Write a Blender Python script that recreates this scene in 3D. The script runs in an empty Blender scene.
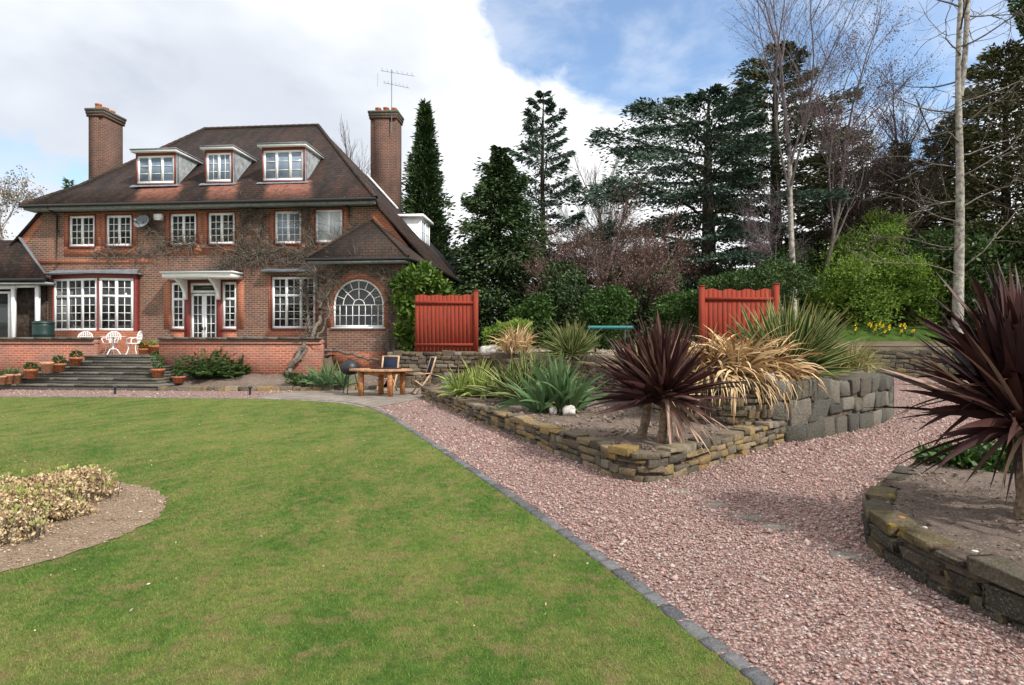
import bpy, bmesh, math, random
import numpy as np
from mathutils import Vector, Matrix
random.seed(7); rng = np.random.default_rng(7)
R = math.radians
sc = bpy.context.scene
COL = sc.collection

# ------------------------------------------------------------------ camera
F = 600.0; CX = 512.0; CY = 342.5; EYE = 1.6
cam_d = bpy.data.cameras.new('camera'); cam = bpy.data.objects.new('camera', cam_d); COL.objects.link(cam)
cam_d.sensor_width = 36; cam_d.lens = F/1024*36; cam_d.clip_end = 3000; cam_d.clip_start = .05
cam.location = (0, 0, EYE); cam.rotation_euler = (R(90), 0, 0)
sc.camera = cam
sc.view_settings.view_transform = 'Standard'; sc.view_settings.look = 'None'
sc.view_settings.exposure = 0.44; sc.view_settings.gamma = 1

# ------------------------------------------------------------------ world + sun
SUN_EL, SUN_AZ = 43, 128          # azimuth clockwise from the view direction (+Y)
w = bpy.data.worlds.new('World'); sc.world = w; w.use_nodes = True
nt = w.node_tree; nt.nodes.clear()
def wn(t, **k):
    n = nt.nodes.new(t)
    for a, b in k.items(): setattr(n, a, b)
    return n
def wl(a, b): nt.links.new(a, b)
def wmath(op, a, b=None, c=None, clamp=False):
    n = wn('ShaderNodeMath', operation=op); n.use_clamp = clamp
    for i, x in enumerate((a, b, c)):
        if x is None: continue
        if isinstance(x, (int, float)): n.inputs[i].default_value = x
        else: wl(x, n.inputs[i])
    return n.outputs[0]
def wsmooth(x, lo, hi):
    n = wn('ShaderNodeMapRange', interpolation_type='SMOOTHSTEP'); wl(x, n.inputs[0])
    n.inputs[1].default_value = lo; n.inputs[2].default_value = hi
    return n.outputs[0]
def pdir(px, py):
    v = Vector((px-CX, F, CY-py)); v.normalize(); return v
sky = wn('ShaderNodeTexSky', sky_type='NISHITA'); sky.sun_disc = False
sky.sun_elevation = R(SUN_EL); sky.sun_rotation = R(SUN_AZ); sky.air_density = 1.0; sky.dust_density = .6
tc = wn('ShaderNodeTexCoord'); DIR = tc.outputs['Generated']
def wnoise(scale, detail, rough, dist=0., off=(0, 0, 0), sc3=(1, 1, 1.7)):
    m = wn('ShaderNodeMapping'); wl(DIR, m.inputs[0]); m.inputs[1].default_value = off; m.inputs[3].default_value = sc3
    n = wn('ShaderNodeTexNoise'); wl(m.outputs[0], n.inputs['Vector'])
    n.inputs['Scale'].default_value = scale; n.inputs['Detail'].default_value = detail
    n.inputs['Roughness'].default_value = rough; n.inputs['Distortion'].default_value = dist
    return n.outputs[0]
def blob(px, py, rad, soft=1.):
    d = wn('ShaderNodeVectorMath', operation='DOT_PRODUCT'); wl(DIR, d.inputs[0]); d.inputs[1].default_value = pdir(px, py)
    a = math.atan(rad/math.hypot(F, px-CX))
    return wsmooth(d.outputs['Value'], math.cos(a*1.45), math.cos(a*.35))
def wsum(xs):
    s = xs[0]
    for x in xs[1:]: s = wmath('MAXIMUM', s, x)
    return s
gap = wsum([blob(*b) for b in ((545, 12, 55), (630, 40, 72), (690, 10, 80), (770, -20, 100), (885, 15, 115), (925, 130, 45))])
gapl = blob(38, 168, 62)
n1 = wnoise(5.0, 10, .62, .4, (3.1, 1.2, 0)); n2 = wnoise(2.0, 5, .5, .0, (8.2, 3.0, 1.0)); n3 = wnoise(6.5, 6, .55, .2, (1.5, 7.0, 2.0))
cov = wmath('SUBTRACT', wmath('ADD', wmath('MULTIPLY', n1, 1.25), .36), wmath('MULTIPLY', gap, .74))
cov = wmath('SUBTRACT', cov, wmath('MULTIPLY', gapl, wmath('MULTIPLY', wsmooth(n3, .62, .38), .52)))
cov = wmath('MAXIMUM', wsmooth(cov, .22, .72), wmath('ADD', .06, wmath('MULTIPLY', wsmooth(n3, .42, .75), .36)))
grey = wsum([blob(150, 60, 200), blob(20, 40, 170), blob(300, 80, 130)])
grey = wmath('MULTIPLY', grey, wsmooth(n2, .28, .62))
grey = wmath('ADD', wmath('MULTIPLY', grey, .85), wmath('MULTIPLY', wsmooth(n3, .5, .78), .22), clamp=True)
cc = wn('ShaderNodeMix', data_type='RGBA'); wl(grey, cc.inputs[0])
cc.inputs[6].default_value = (.92, .93, .95, 1); cc.inputs[7].default_value = (.50, .545, .62, 1)
skb = wn('ShaderNodeMix', data_type='RGBA', blend_type='MULTIPLY'); skb.inputs[0].default_value = 1
wl(sky.outputs[0], skb.inputs[6]); skb.inputs[7].default_value = (.135, .158, .172, 1)
fin = wn('ShaderNodeMix', data_type='RGBA'); wl(cov, fin.inputs[0]); wl(skb.outputs[2], fin.inputs[6]); wl(cc.outputs[2], fin.inputs[7])
bg = wn('ShaderNodeBackground'); wl(fin.outputs[2], bg.inputs[0]); bg.inputs[1].default_value = 1.0
wo = wn('ShaderNodeOutputWorld'); wl(bg.outputs[0], wo.inputs[0])

sd = bpy.data.lights.new('sun', 'SUN'); so = bpy.data.objects.new('sun', sd); COL.objects.link(so)
sd.energy = 3.4; sd.angle = R(2.2); sd.color = (1, .95, .87)
sv = Vector((math.sin(R(SUN_AZ))*math.cos(R(SUN_EL)), math.cos(R(SUN_AZ))*math.cos(R(SUN_EL)), math.sin(R(SUN_EL))))
so.rotation_euler = sv.to_track_quat('Z', 'Y').to_euler()

# ------------------------------------------------------------------ layout helpers
def gp(px, py, z=0.):              # point of the plane at height z seen at a pixel of the photograph
    Y = (EYE-z)*F/(py-CY); return ((px-CX)/F*Y, Y)
TH = R(5); CT, ST = math.cos(TH), math.sin(TH); HO = (-12.2, 25.5)
def hp(px, py, v):                 # pixel -> (u, z) on the house plane v
    r = (px-CX)/F
    u = (r*(HO[1]+v*CT)-HO[0]-v*ST)/(CT+r*ST)
    Y = HO[1]-u*ST+v*CT
    return u, EYE-(py-CY)/F*Y
def hu(px, v=0.): return hp(px, 300, v)[0]
def h2w(u, v): return (HO[0]+u*CT+v*ST, HO[1]-u*ST+v*CT)

# ------------------------------------------------------------------ materials
MATS = {}
class NG:
    def __init__(s, name):
        s.m = bpy.data.materials.new(name); s.m.use_nodes = True; s.t = s.m.node_tree; s.t.nodes.clear()
        s.out = s.n('ShaderNodeOutputMaterial'); s.b = s.n('ShaderNodeBsdfPrincipled'); s.l(s.b.outputs[0], s.out.inputs[0])
        s.tc = s.n('ShaderNodeTexCoord'); s.obj = s.tc.outputs['Object']
    def n(s, t, **k):
        n = s.t.nodes.new(t)
        for a, b in k.items(): setattr(n, a, b)
        return n
    def l(s, a, b): s.t.links.new(a, b)
    def put(s, x, sock):
        if isinstance(x, (int, float)): sock.default_value = x
        elif isinstance(x, tuple): sock.default_value = x if len(x) == len(sock.default_value) else x+(1,)
        else: s.l(x, sock)
    def noise(s, scale, detail=4, rough=.5, vec=None, dist=0):
        n = s.n('ShaderNodeTexNoise'); s.l(vec or s.obj, n.inputs['Vector'])
        n.inputs['Scale'].default_value = scale; n.inputs['Detail'].default_value = detail; n.inputs['Roughness'].default_value = rough
        n.inputs['Distortion'].default_value = dist
        return n.outputs[0]
    def map(s, x, lo, hi, a=0., b=1.):
        n = s.n('ShaderNodeMapRange'); s.put(x, n.inputs[0])
        for i, q in enumerate((lo, hi, a, b)): n.inputs[i+1].default_value = q
        return n.outputs[0]
    def mix(s, f, a, b, mode='MIX'):
        n = s.n('ShaderNodeMix', data_type='RGBA', blend_type=mode); s.put(f, n.inputs[0]); s.put(a, n.inputs[6]); s.put(b, n.inputs[7])
        return n.outputs[2]
    def math(s, op, a, b=None, clamp=False):
        n = s.n('ShaderNodeMath', operation=op); n.use_clamp = clamp
        s.put(a, n.inputs[0])
        if b is not None: s.put(b, n.inputs[1])
        return n.outputs[0]
    def ramp(s, f, cols, interp='LINEAR'):
        n = s.n('ShaderNodeValToRGB'); s.put(f, n.inputs[0]); e = n.color_ramp; e.interpolation = interp
        while len(e.elements) < len(cols): e.elements.new(.5)
        for i, (p, c) in enumerate(cols): e.elements[i].position = p; e.elements[i].color = c+(1,)
        return n.outputs[0]
    def island(s): return s.n('ShaderNodeNewGeometry').outputs['Random Per Island']
    def bump(s, h, strength=.5, dist=.02):
        n = s.n('ShaderNodeBump'); s.put(h, n.inputs['Height']); n.inputs['Strength'].default_value = strength; n.inputs['Distance'].default_value = dist
        s.l(n.outputs[0], s.b.inputs['Normal'])
    def done(s, col, rough=.8, spec=.3, metal=0.):
        s.put(col, s.b.inputs['Base Color']); s.put(rough, s.b.inputs['Roughness']); s.b.inputs['Specular IOR Level'].default_value = spec
        s.b.inputs['Metallic'].default_value = metal
        MATS[s.m.name] = s.m; return s.m
def plain(name, c, rough=.6, spec=.3, vary=.18, scale=6, metal=0., bump=0.):
    g = NG(name); n = g.noise(scale, 5, .6)
    c2 = tuple(x*(1-vary*1.6) for x in c); c1 = tuple(min(1, x*(1+vary)) for x in c)
    if bump: g.bump(g.noise(scale*4, 5, .6), bump, .01)
    return g.done(g.mix(g.map(n, .3, .7), c2, c1), rough, spec, metal)
def foliage(name, cols, rough=.6, spec=.25, trans=.0, big=.5):
    g = NG(name)
    f = g.math('ADD', g.math('MULTIPLY', g.island(), .72), g.math('MULTIPLY', g.map(g.noise(big, 3), .3, .7), .28))
    c = g.ramp(f, [(i/(len(cols)-1)*.9+.05, q) for i, q in enumerate(cols)])
    m = g.done(c, rough, spec)
    if trans:
        t = g.n('ShaderNodeBsdfTranslucent'); g.l(c, t.inputs[0]); x = g.n('ShaderNodeMixShader'); x.inputs[0].default_value = trans
        g.l(g.b.outputs[0], x.inputs[1]); g.l(t.outputs[0], x.inputs[2]); g.l(x.outputs[0], g.out.inputs[0])
    return m
def brickmat(name, c1, c2, mortar, stain, bw=.25, bh=.088, soot=.5):
    g = NG(name)
    sx = g.n('ShaderNodeSeparateXYZ'); g.l(g.obj, sx.inputs[0])
    cb = g.n('ShaderNodeCombineXYZ'); g.l(g.math('ADD', sx.outputs[0], sx.outputs[1]), cb.inputs[0]); g.l(sx.outputs[2], cb.inputs[1])
    b = g.n('ShaderNodeTexBrick'); g.l(cb.outputs[0], b.inputs['Vector'])
    for k, v in (('Scale', 1), ('Brick Width', bw), ('Row Height', bh), ('Mortar Size', .014), ('Bias', -.1)): b.inputs[k].default_value = v
    b.inputs['Color1'].default_value = c1+(1,); b.inputs['Color2'].default_value = c2+(1,); b.inputs['Mortar'].default_value = mortar+(1,)
    n = g.noise(1.1, 6, .65); n2 = g.noise(9, 4, .6)
    c = g.mix(g.map(n, .42, .72, 0, soot), b.outputs[0], stain)
    c = g.mix(g.map(n2, .35, .7, 0, .3), c, tuple(x*.5 for x in c1))
    g.bump(g.math('SUBTRACT', 1., b.outputs['Fac']), .5, .012)
    return g.done(c, .88, .2)
brickmat('wall_brick', (.145, .075, .055), (.33, .115, .058), (.33, .275, .23), (.105, .07, .06))
brickmat('red_brick', (.38, .09, .042), (.47, .135, .062), (.38, .27, .20), (.24, .09, .055), soot=.35)
brickmat('parapet_brick', (.30, .068, .036), (.42, .12, .068), (.38, .27, .21), (.19, .135, .11), soot=.8)
brickmat('chimney_brick', (.085, .040, .030), (.165, .058, .036), (.20, .155, .125), (.060, .046, .04), soot=.65)
def tilemat(name, base, red, dark, streaks=()):
    g = NG(name)
    sx = g.n('ShaderNodeSeparateXYZ'); g.l(g.obj, sx.inputs[0])
    cb = g.n('ShaderNodeCombineXYZ'); g.l(g.math('ADD', sx.outputs[0], g.math('MULTIPLY', sx.outputs[1], .35)), cb.inputs[0]); g.l(sx.outputs[2], cb.inputs[1])
    b = g.n('ShaderNodeTexBrick'); g.l(cb.outputs[0], b.inputs['Vector'])
    for k, v in (('Scale', 1), ('Brick Width', .26), ('Row Height', .13), ('Mortar Size', .016), ('Mortar Smooth', .3)): b.inputs[k].default_value = v
    b.inputs['Color1'].default_value = base+(1,); b.inputs['Color2'].default_value = red+(1,); b.inputs['Mortar'].default_value = tuple(x*.4 for x in base)+(1,)
    mp = g.n('ShaderNodeMapping'); g.l(g.obj, mp.inputs[0]); mp.inputs[3].default_value = (1.2, .35, .35)
    n = g.noise(1.3, 7, .62, mp.outputs[0]); n2 = g.noise(5, 5, .6)
    c = g.mix(g.map(n, .40, .62, .15, .92), b.outputs[0], dark)
    c = g.mix(g.map(n2, .52, .75, 0, .55), c, (.070, .062, .048))
    for (ua, ub, zt, sl) in streaks:        # tiles rinsed clean by the water that runs off the lead below each dormer
        u = g.math('ADD', sx.outputs[0], g.math('MULTIPLY', g.math('SUBTRACT', g.noise(3, 4), .5), .35))
        lo = g.math('ADD', u, g.math('MULTIPLY', g.math('SUBTRACT', zt, sx.outputs[2]), sl))
        k = g.math('MULTIPLY', g.map(lo, ua-.12, ua+.15), g.map(lo, ub+.12, ub-.15))
        k = g.math('MULTIPLY', k, g.map(sx.outputs[2], zt+.05, zt))
        k = g.math('MULTIPLY', k, g.map(sx.outputs[2], zt-1.15, zt-.5, .2, 1))
        k = g.math('MULTIPLY', k, g.map(n2, .3, .55, .35, .95), True)
        c = g.mix(k, c, (.25, .105, .075))
    g.bump(g.math('SUBTRACT', 1., b.outputs['Fac']), .6, .02)
    return g.done(c, .85, .25)

plain('white_paint', (.86, .87, .87), .45, .4, .04)
plain('maroon_paint', (.20, .035, .03), .5, .4, .15)
plain('black_metal', (.018, .018, .02), .45, .4, .2)
plain('lead', (.19, .205, .23), .6, .4, .25, 5)
plain('render_grey', (.33, .35, .37), .8, .2, .3, 4)
plain('terracotta', (.47, .17, .085), .8, .2, .3, 14, bump=.2)
plain('pale_terracotta', (.55, .30, .18), .8, .2, .3, 14, bump=.2)
plain('concrete', (.30, .28, .25), .9, .15, .35, 9, bump=.4)
plain('butt_green', (.008, .03, .026), .45, .4, .2)
plain('teal_plastic', (.015, .15, .16), .4, .4, .15)
plain('white_metal', (.82, .82, .82), .4, .4, .04)
plain('table_wood', (.42, .17, .065), .55, .35, .35, 12)
plain('table_edge', (.46, .26, .14), .6, .3, .3, 12)
plain('teak', (.50, .33, .21), .65, .3, .25, 14)
plain('navy_fabric', (.022, .026, .045), .9, .1, .2, 20)
plain('soil_dark', (.10, .075, .06), .95, .1, .4, 8, bump=.8)
plain('white_rock', (.62, .59, .54), .85, .2, .3, 9, bump=.6)
plain('orange_rock', (.45, .16, .07), .85, .2, .3, 9, bump=.6)
plain('soffit', (.30, .32, .33), .7, .2, .2)
plain('pale_bark', (.36, .33, .29), .9, .15, .45, 7, bump=.5)
plain('grey_bark', (.17, .145, .12), .9, .15, .4, 8, bump=.5)
plain('dark_bark', (.060, .045, .037), .9, .1, .4, 6, bump=.5)
plain('red_bark', (.16, .115, .098), .9, .1, .4, 6)
plain('mauve_bark', (.17, .14, .145), .9, .1, .35, 6)
plain('vine_bark', (.17, .145, .12), .9, .1, .45, 12, bump=.6)
plain('palm_trunk', (.20, .145, .10), .9, .1, .45, 22, bump=.8)
plain('log_brown', (.26, .13, .09), .8, .2, .4, 10)
plain('flower_yellow', (.75, .52, .02), .6, .2, .2)
plain('flower_orange', (.70, .25, .02), .6, .2, .2)
g = NG('fence_red'); mp = g.n('ShaderNodeMapping'); g.l(g.obj, mp.inputs[0]); mp.inputs[3].default_value = (18, 18, 1.2)
nn = g.noise(1.6, 6, .6, mp.outputs[0]); il = g.island()
c = g.mix(g.map(nn, .3, .7), (.18, .028, .017), (.31, .055, .034)); c = g.mix(g.map(il, 0, 1, 0, .5), c, (.23, .036, .018)); c = g.mix(g.map(g.noise(1.8, 5, .65), .5, .72, 0, .55), c, (.16, .045, .03)); g.done(c, .85, .15)
def glassmat(name, base, tint, rough=.06):
    g = NG(name); n = g.noise(.55, 3); il = g.noise(2.5, 3)
    g.bump(g.noise(1.3, 2), .06, .05)
    return g.done(g.mix(g.map(n, .4, .62), base, tint), rough, .5)
glassmat('glass_dark', (.006, .007, .009), (.03, .034, .034)); glassmat('glass_sky_curtain', (.16, .21, .29), (.34, .40, .48)); glassmat('glass_curtain', (.50, .55, .60), (.66, .69, .71), .12)  # bluish panes: sky reflection and pale curtains put into the base colour
g = NG('soil'); n = g.noise(7, 9, .7); n2 = g.noise(45, 6, .7); n3 = g.noise(1.2, 3)
c = g.mix(g.map(n, .3, .7), (.085, .062, .05), (.215, .165, .135)); c = g.mix(g.map(n2, .56, .62), c, (.38, .31, .25)); c = g.mix(g.map(n2, .42, .30, 0, .9), c, (.03, .022, .018)); c = g.mix(g.map(n3, .45, .7, 0, .4), c, (.25, .2, .17))
g.bump(g.math('ADD', n, g.math('MULTIPLY', n2, .5)), .9, .05); g.done(c, .95, .1)
g = NG('gravel_bed'); v = g.n('ShaderNodeTexVoronoi'); g.l(g.obj, v.inputs['Vector']); v.inputs['Scale'].default_value = 42
s3 = g.n('ShaderNodeSeparateColor'); g.l(v.outputs['Color'], s3.inputs[0])
GRAV = [(0, (.15, .10, .09)), (.2, (.30, .175, .15)), (.4, (.40, .245, .21)), (.6, (.46, .305, .265)), (.85, (.41, .325, .295)), (1, (.56, .49, .45))]
c = g.ramp(s3.outputs[0], GRAV); c = g.mix(g.map(v.outputs['Distance'], .25, .7, 0, .75), c, (.08, .05, .045))
c = g.mix(g.map(g.noise(.5, 5, .6), .4, .75, 0, .3), c, (.27, .19, .17)); g.bump(g.math('SUBTRACT', 1., v.outputs['Distance']), .9, .02); g.done(c, .85, .2)
g = NG('gravel_stone'); c = g.ramp(g.island(), GRAV); c = g.mix(g.map(g.noise(60, 3), .35, .7, 0, .35), c, (.25, .15, .135)); g.done(c, .8, .25)
g = NG('earth_pale'); n = g.noise(6, 8, .7); n2 = g.noise(50, 6, .7); c = g.mix(g.map(n, .3, .7), (.20, .145, .10), (.34, .25, .185)); c = g.mix(g.map(n2, .55, .63), c, (.48, .39, .28)); c = g.mix(g.map(n2, .42, .32, 0, .8), c, (.07, .05, .035)); g.bump(n2, .9, .03); g.done(c, .95, .1)
g = NG('paving_flag'); b = g.n('ShaderNodeTexBrick'); mp = g.n('ShaderNodeMapping'); g.l(g.obj, mp.inputs[0]); mp.inputs[2].default_value = (0, 0, .35); g.l(mp.outputs[0], b.inputs['Vector'])
for k_, v_ in (('Scale', 1), ('Brick Width', .75), ('Row Height', .5), ('Mortar Size', .02)): b.inputs[k_].default_value = v_
b.inputs['Color1'].default_value = (.24, .205, .175, 1); b.inputs['Color2'].default_value = (.34, .30, .26, 1); b.inputs['Mortar'].default_value = (.09, .085, .05, 1)
n = g.noise(3, 6, .65); n2 = g.noise(20, 5, .7); c = g.mix(g.map(n, .45, .7, 0, .7), b.outputs[0], (.15, .13, .105)); c = g.mix(g.map(n2, .3, .7, 0, .4), c, (.14, .12, .10)); g.bump(n2, .4, .01); g.done(c, .9, .15)
def lawncol(g, dark=1.):
    geo = g.n('ShaderNodeNewGeometry'); P = geo.outputs['Position']
    mp = g.n('ShaderNodeMapping'); g.l(P, mp.inputs[0]); mp.inputs[2].default_value = (0, 0, R(-62)); mp.inputs[3].default_value = (1, .6, 1)
    a = g.noise(.45, 7, .68, mp.outputs[0]); b = g.noise(1.9, 8, .72, mp.outputs[0]); d = g.noise(14, 4, .6, P)
    c = g.mix(g.map(a, .36, .64), (.066*dark, .150*dark, .022*dark), (.155*dark, .225*dark, .045*dark))
    c = g.mix(g.map(b, .44, .70, 0, .85), c, (.29*dark, .25*dark, .088*dark))
    c = g.mix(g.map(b, .46, .30, 0, .6), c, (.040*dark, .098*dark, .018*dark))
    c = g.mix(g.map(d, .42, .7, 0, .5), c, (.040*dark, .08*dark, .014*dark)); e = g.noise(5, 5, .7, P); c = g.mix(g.map(e, .50, .66, 0, .85), c, (.24*dark, .185*dark, .085*dark))
    return c
g = NG('lawn_grass'); c = lawncol(g, .9); g.bump(g.noise(70, 6, .7), .9, .03); g.done(c, .9, .1)
g = NG('grass_blade'); c = lawncol(g, 1.15); il = g.island(); c = g.mix(g.map(il, .5, 1, 0, .75), c, (.21, .25, .065)); c = g.mix(g.map(il, .38, 0, 0, .8), c, (.030, .065, .012)); g.done(c, .7, .1)
g = NG('terrain_earth'); n = g.noise(.7, 8, .65); n2 = g.noise(9, 6, .7); c = g.mix(g.map(n, .4, .6), (.20, .155, .12), (.09, .085, .045)); c = g.mix(g.map(n2, .3, .7, 0, .6), c, (.12, .09, .07)); g.bump(n2, .8, .06); g.done(c, .95, .1)
g = NG('bank_grass'); n = g.noise(3, 8, .65); c = g.mix(g.map(n, .35, .65), (.035, .075, .012), (.075, .12, .025)); g.bump(g.noise(20, 5), .9, .08); g.done(c, .95, .1)
def stonemat(name, cols, moss=(.07, .075, .03), mf=.5, lichen=0.):
    g = NG(name); n = g.noise(6, 7, .65); n2 = g.noise(22, 6, .7); c = g.ramp(g.island(), cols)
    c = g.mix(g.map(n2, .3, .72, 0, .55), c, tuple(x*.45 for x in cols[0][1])); c = g.mix(g.map(n, .5, .68, 0, mf), c, moss)
    if lichen:
        c = g.mix(g.map(g.noise(3.4, 5, .6), .60, .68, 0, lichen), c, (.42, .27, .04))
    n3 = g.noise(55, 5, .7); c = g.mix(g.map(n3, .52, .68, 0, .5), c, (.33, .30, .25)); c = g.mix(g.map(n3, .42, .3, 0, .6), c, (.03, .027, .022)); g.bump(g.math('ADD', g.math('ADD', n, n2), g.math('MULTIPLY', n3, .6)), 1, .035); return g.done(c, .9, .15)
stonemat('bed_stone', [(0, (.10, .085, .07)), (.3, (.21, .175, .13)), (.55, (.30, .225, .135)), (.8, (.40, .26, .085)), (1, (.36, .33, .28))], lichen=.45)
stonemat('dark_stone', [(0, (.05, .045, .038)), (.4, (.10, .088, .07)), (.8, (.15, .125, .09)), (1, (.22, .17, .08))], lichen=.65, mf=.6)
stonemat('rubble_stone', [(0, (.09, .07, .06)), (.35, (.17, .13, .095)), (.7, (.24, .17, .09)), (1, (.28, .25, .2))], lichen=.4)
stonemat('slate_slab', [(0, (.07, .067, .062)), (.3, (.12, .115, .10)), (.55, (.16, .14, .11)), (.8, (.20, .185, .16)), (1, (.29, .26, .21))], mf=.4)
stonemat('sett_stone', [(0, (.12, .125, .14)), (.5, (.19, .195, .21)), (1, (.27, .27, .28))], mf=.2)
stonemat('flag_stone', [(0, (.22, .19, .16)), (.5, (.30, .26, .22)), (1, (.37, .33, .28))], moss=(.15, .13, .09), mf=.4)
stonemat('coping_stone', [(0, (.11, .10, .085)), (1, (.21, .19, .165))], mf=.6)
stonemat('step_stone', [(0, (.10, .092, .08)), (1, (.21, .195, .17))], mf=.45)
def sword(name, mid, edge, tip, w=.28, trans=.25):     # leaf with margins of another colour; uv.x runs across the leaf
    g = NG(name); uv = g.n('ShaderNodeSeparateXYZ'); g.l(g.tc.outputs['UV'], uv.inputs[0]); il = g.island()
    e = g.math('ABSOLUTE', g.math('SUBTRACT', uv.outputs[0], .5))
    c = g.mix(g.map(e, w-.04, w+.04), mid, edge); c = g.mix(g.map(il, .2, 1, 0, .6), c, tuple(x*.55 for x in mid))
    c = g.mix(g.map(uv.outputs[1], .86, 1, 0, .8), c, tip); g.done(c, .6, .12)
    t_ = g.n('ShaderNodeBsdfTranslucent'); g.l(c, t_.inputs[0]); x = g.n('ShaderNodeMixShader'); x.inputs[0].default_value = trans; g.l(g.b.outputs[0], x.inputs[1]); g.l(t_.outputs[0], x.inputs[2]); g.l(x.outputs[0], g.out.inputs[0]); return g.m
sword('leaf_variegated', (.062, .095, .022), (.44, .42, .17), (.35, .25, .1))
sword('leaf_yucca', (.042, .095, .026), (.62, .58, .24), (.3, .22, .08), .36)
sword('leaf_strap', (.11, .20, .085), (.20, .28, .13), (.28, .22, .1), .42)
sword('leaf_lime', (.17, .26, .05), (.55, .57, .2), (.35, .3, .1), .30)
foliage('leaf_dead', [(.22, .12, .055), (.42, .27, .13), (.58, .42, .23), (.70, .57, .37)], .8, .15)
foliage('leaf_pale_dead', [(.20, .115, .085), (.36, .235, .18), (.52, .37, .28)], .8, .15)
foliage('leaf_purple', [(.020, .009, .010), (.040, .015, .016), (.062, .024, .023), (.10, .05, .042), (.17, .10, .085)], .5, .15, big=2)
foliage('leaf_purple_dark', [(.012, .006, .008), (.028, .011, .012), (.045, .017, .016), (.085, .035, .028)], .5, .2, big=2)
foliage('grass_pale', [(.16, .15, .05), (.33, .30, .12), (.47, .42, .22)], .75, .15)
foliage('needle_dark', [(.022, .042, .016), (.048, .085, .030), (.092, .138, .048)], .6)
foliage('needle_blue', [(.030, .056, .040), (.066, .110, .078), (.118, .170, .122)], .6)
foliage('needle_olive', [(.040, .052, .022), (.078, .092, .038), (.12, .13, .06)], .6)
foliage('needle_brown', [(.055, .066, .026), (.115, .118, .046), (.18, .17, .075)], .7)
foliage('leaf_green', [(.020, .050, .010), (.045, .10, .018), (.085, .16, .03)], .5, .3, .15)
foliage('leaf_laurel', [(.022, .050, .012), (.05, .10, .022), (.10, .17, .04)], .4, .4, .1)
foliage('leaf_spring', [(.085, .165, .026), (.18, .29, .045), (.33, .44, .09)], .6, .2, .3)
foliage('leaf_ivy', [(.030, .065, .010), (.075, .14, .016), (.15, .24, .03)], .45, .35, .15)
foliage('leaf_fern', [(.018, .042, .010), (.04, .08, .018), (.08, .13, .03)], .55, .25)
foliage('bud_plum', [(.12, .062, .055), (.23, .125, .11), (.36, .215, .19)], .8, .1)
foliage('bud_mauve', [(.10, .065, .085), (.17, .11, .13), (.24, .17, .18)], .8, .1)
foliage('bud_tan', [(.13, .10, .07), (.22, .17, .11), (.28, .24, .13)], .8, .1)
foliage('hydrangea_mix', [(.085, .045, .022), (.24, .15, .08), (.42, .30, .17), (.56, .43, .26), (.64, .53, .34), (.27, .26, .09)], .85, .1, big=3)
foliage('hydrangea_bud', [(.20, .25, .05), (.32, .34, .10), (.42, .40, .2)], .7, .1)
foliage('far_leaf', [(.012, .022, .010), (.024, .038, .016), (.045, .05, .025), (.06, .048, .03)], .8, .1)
def M(n): return MATS[n]

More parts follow.
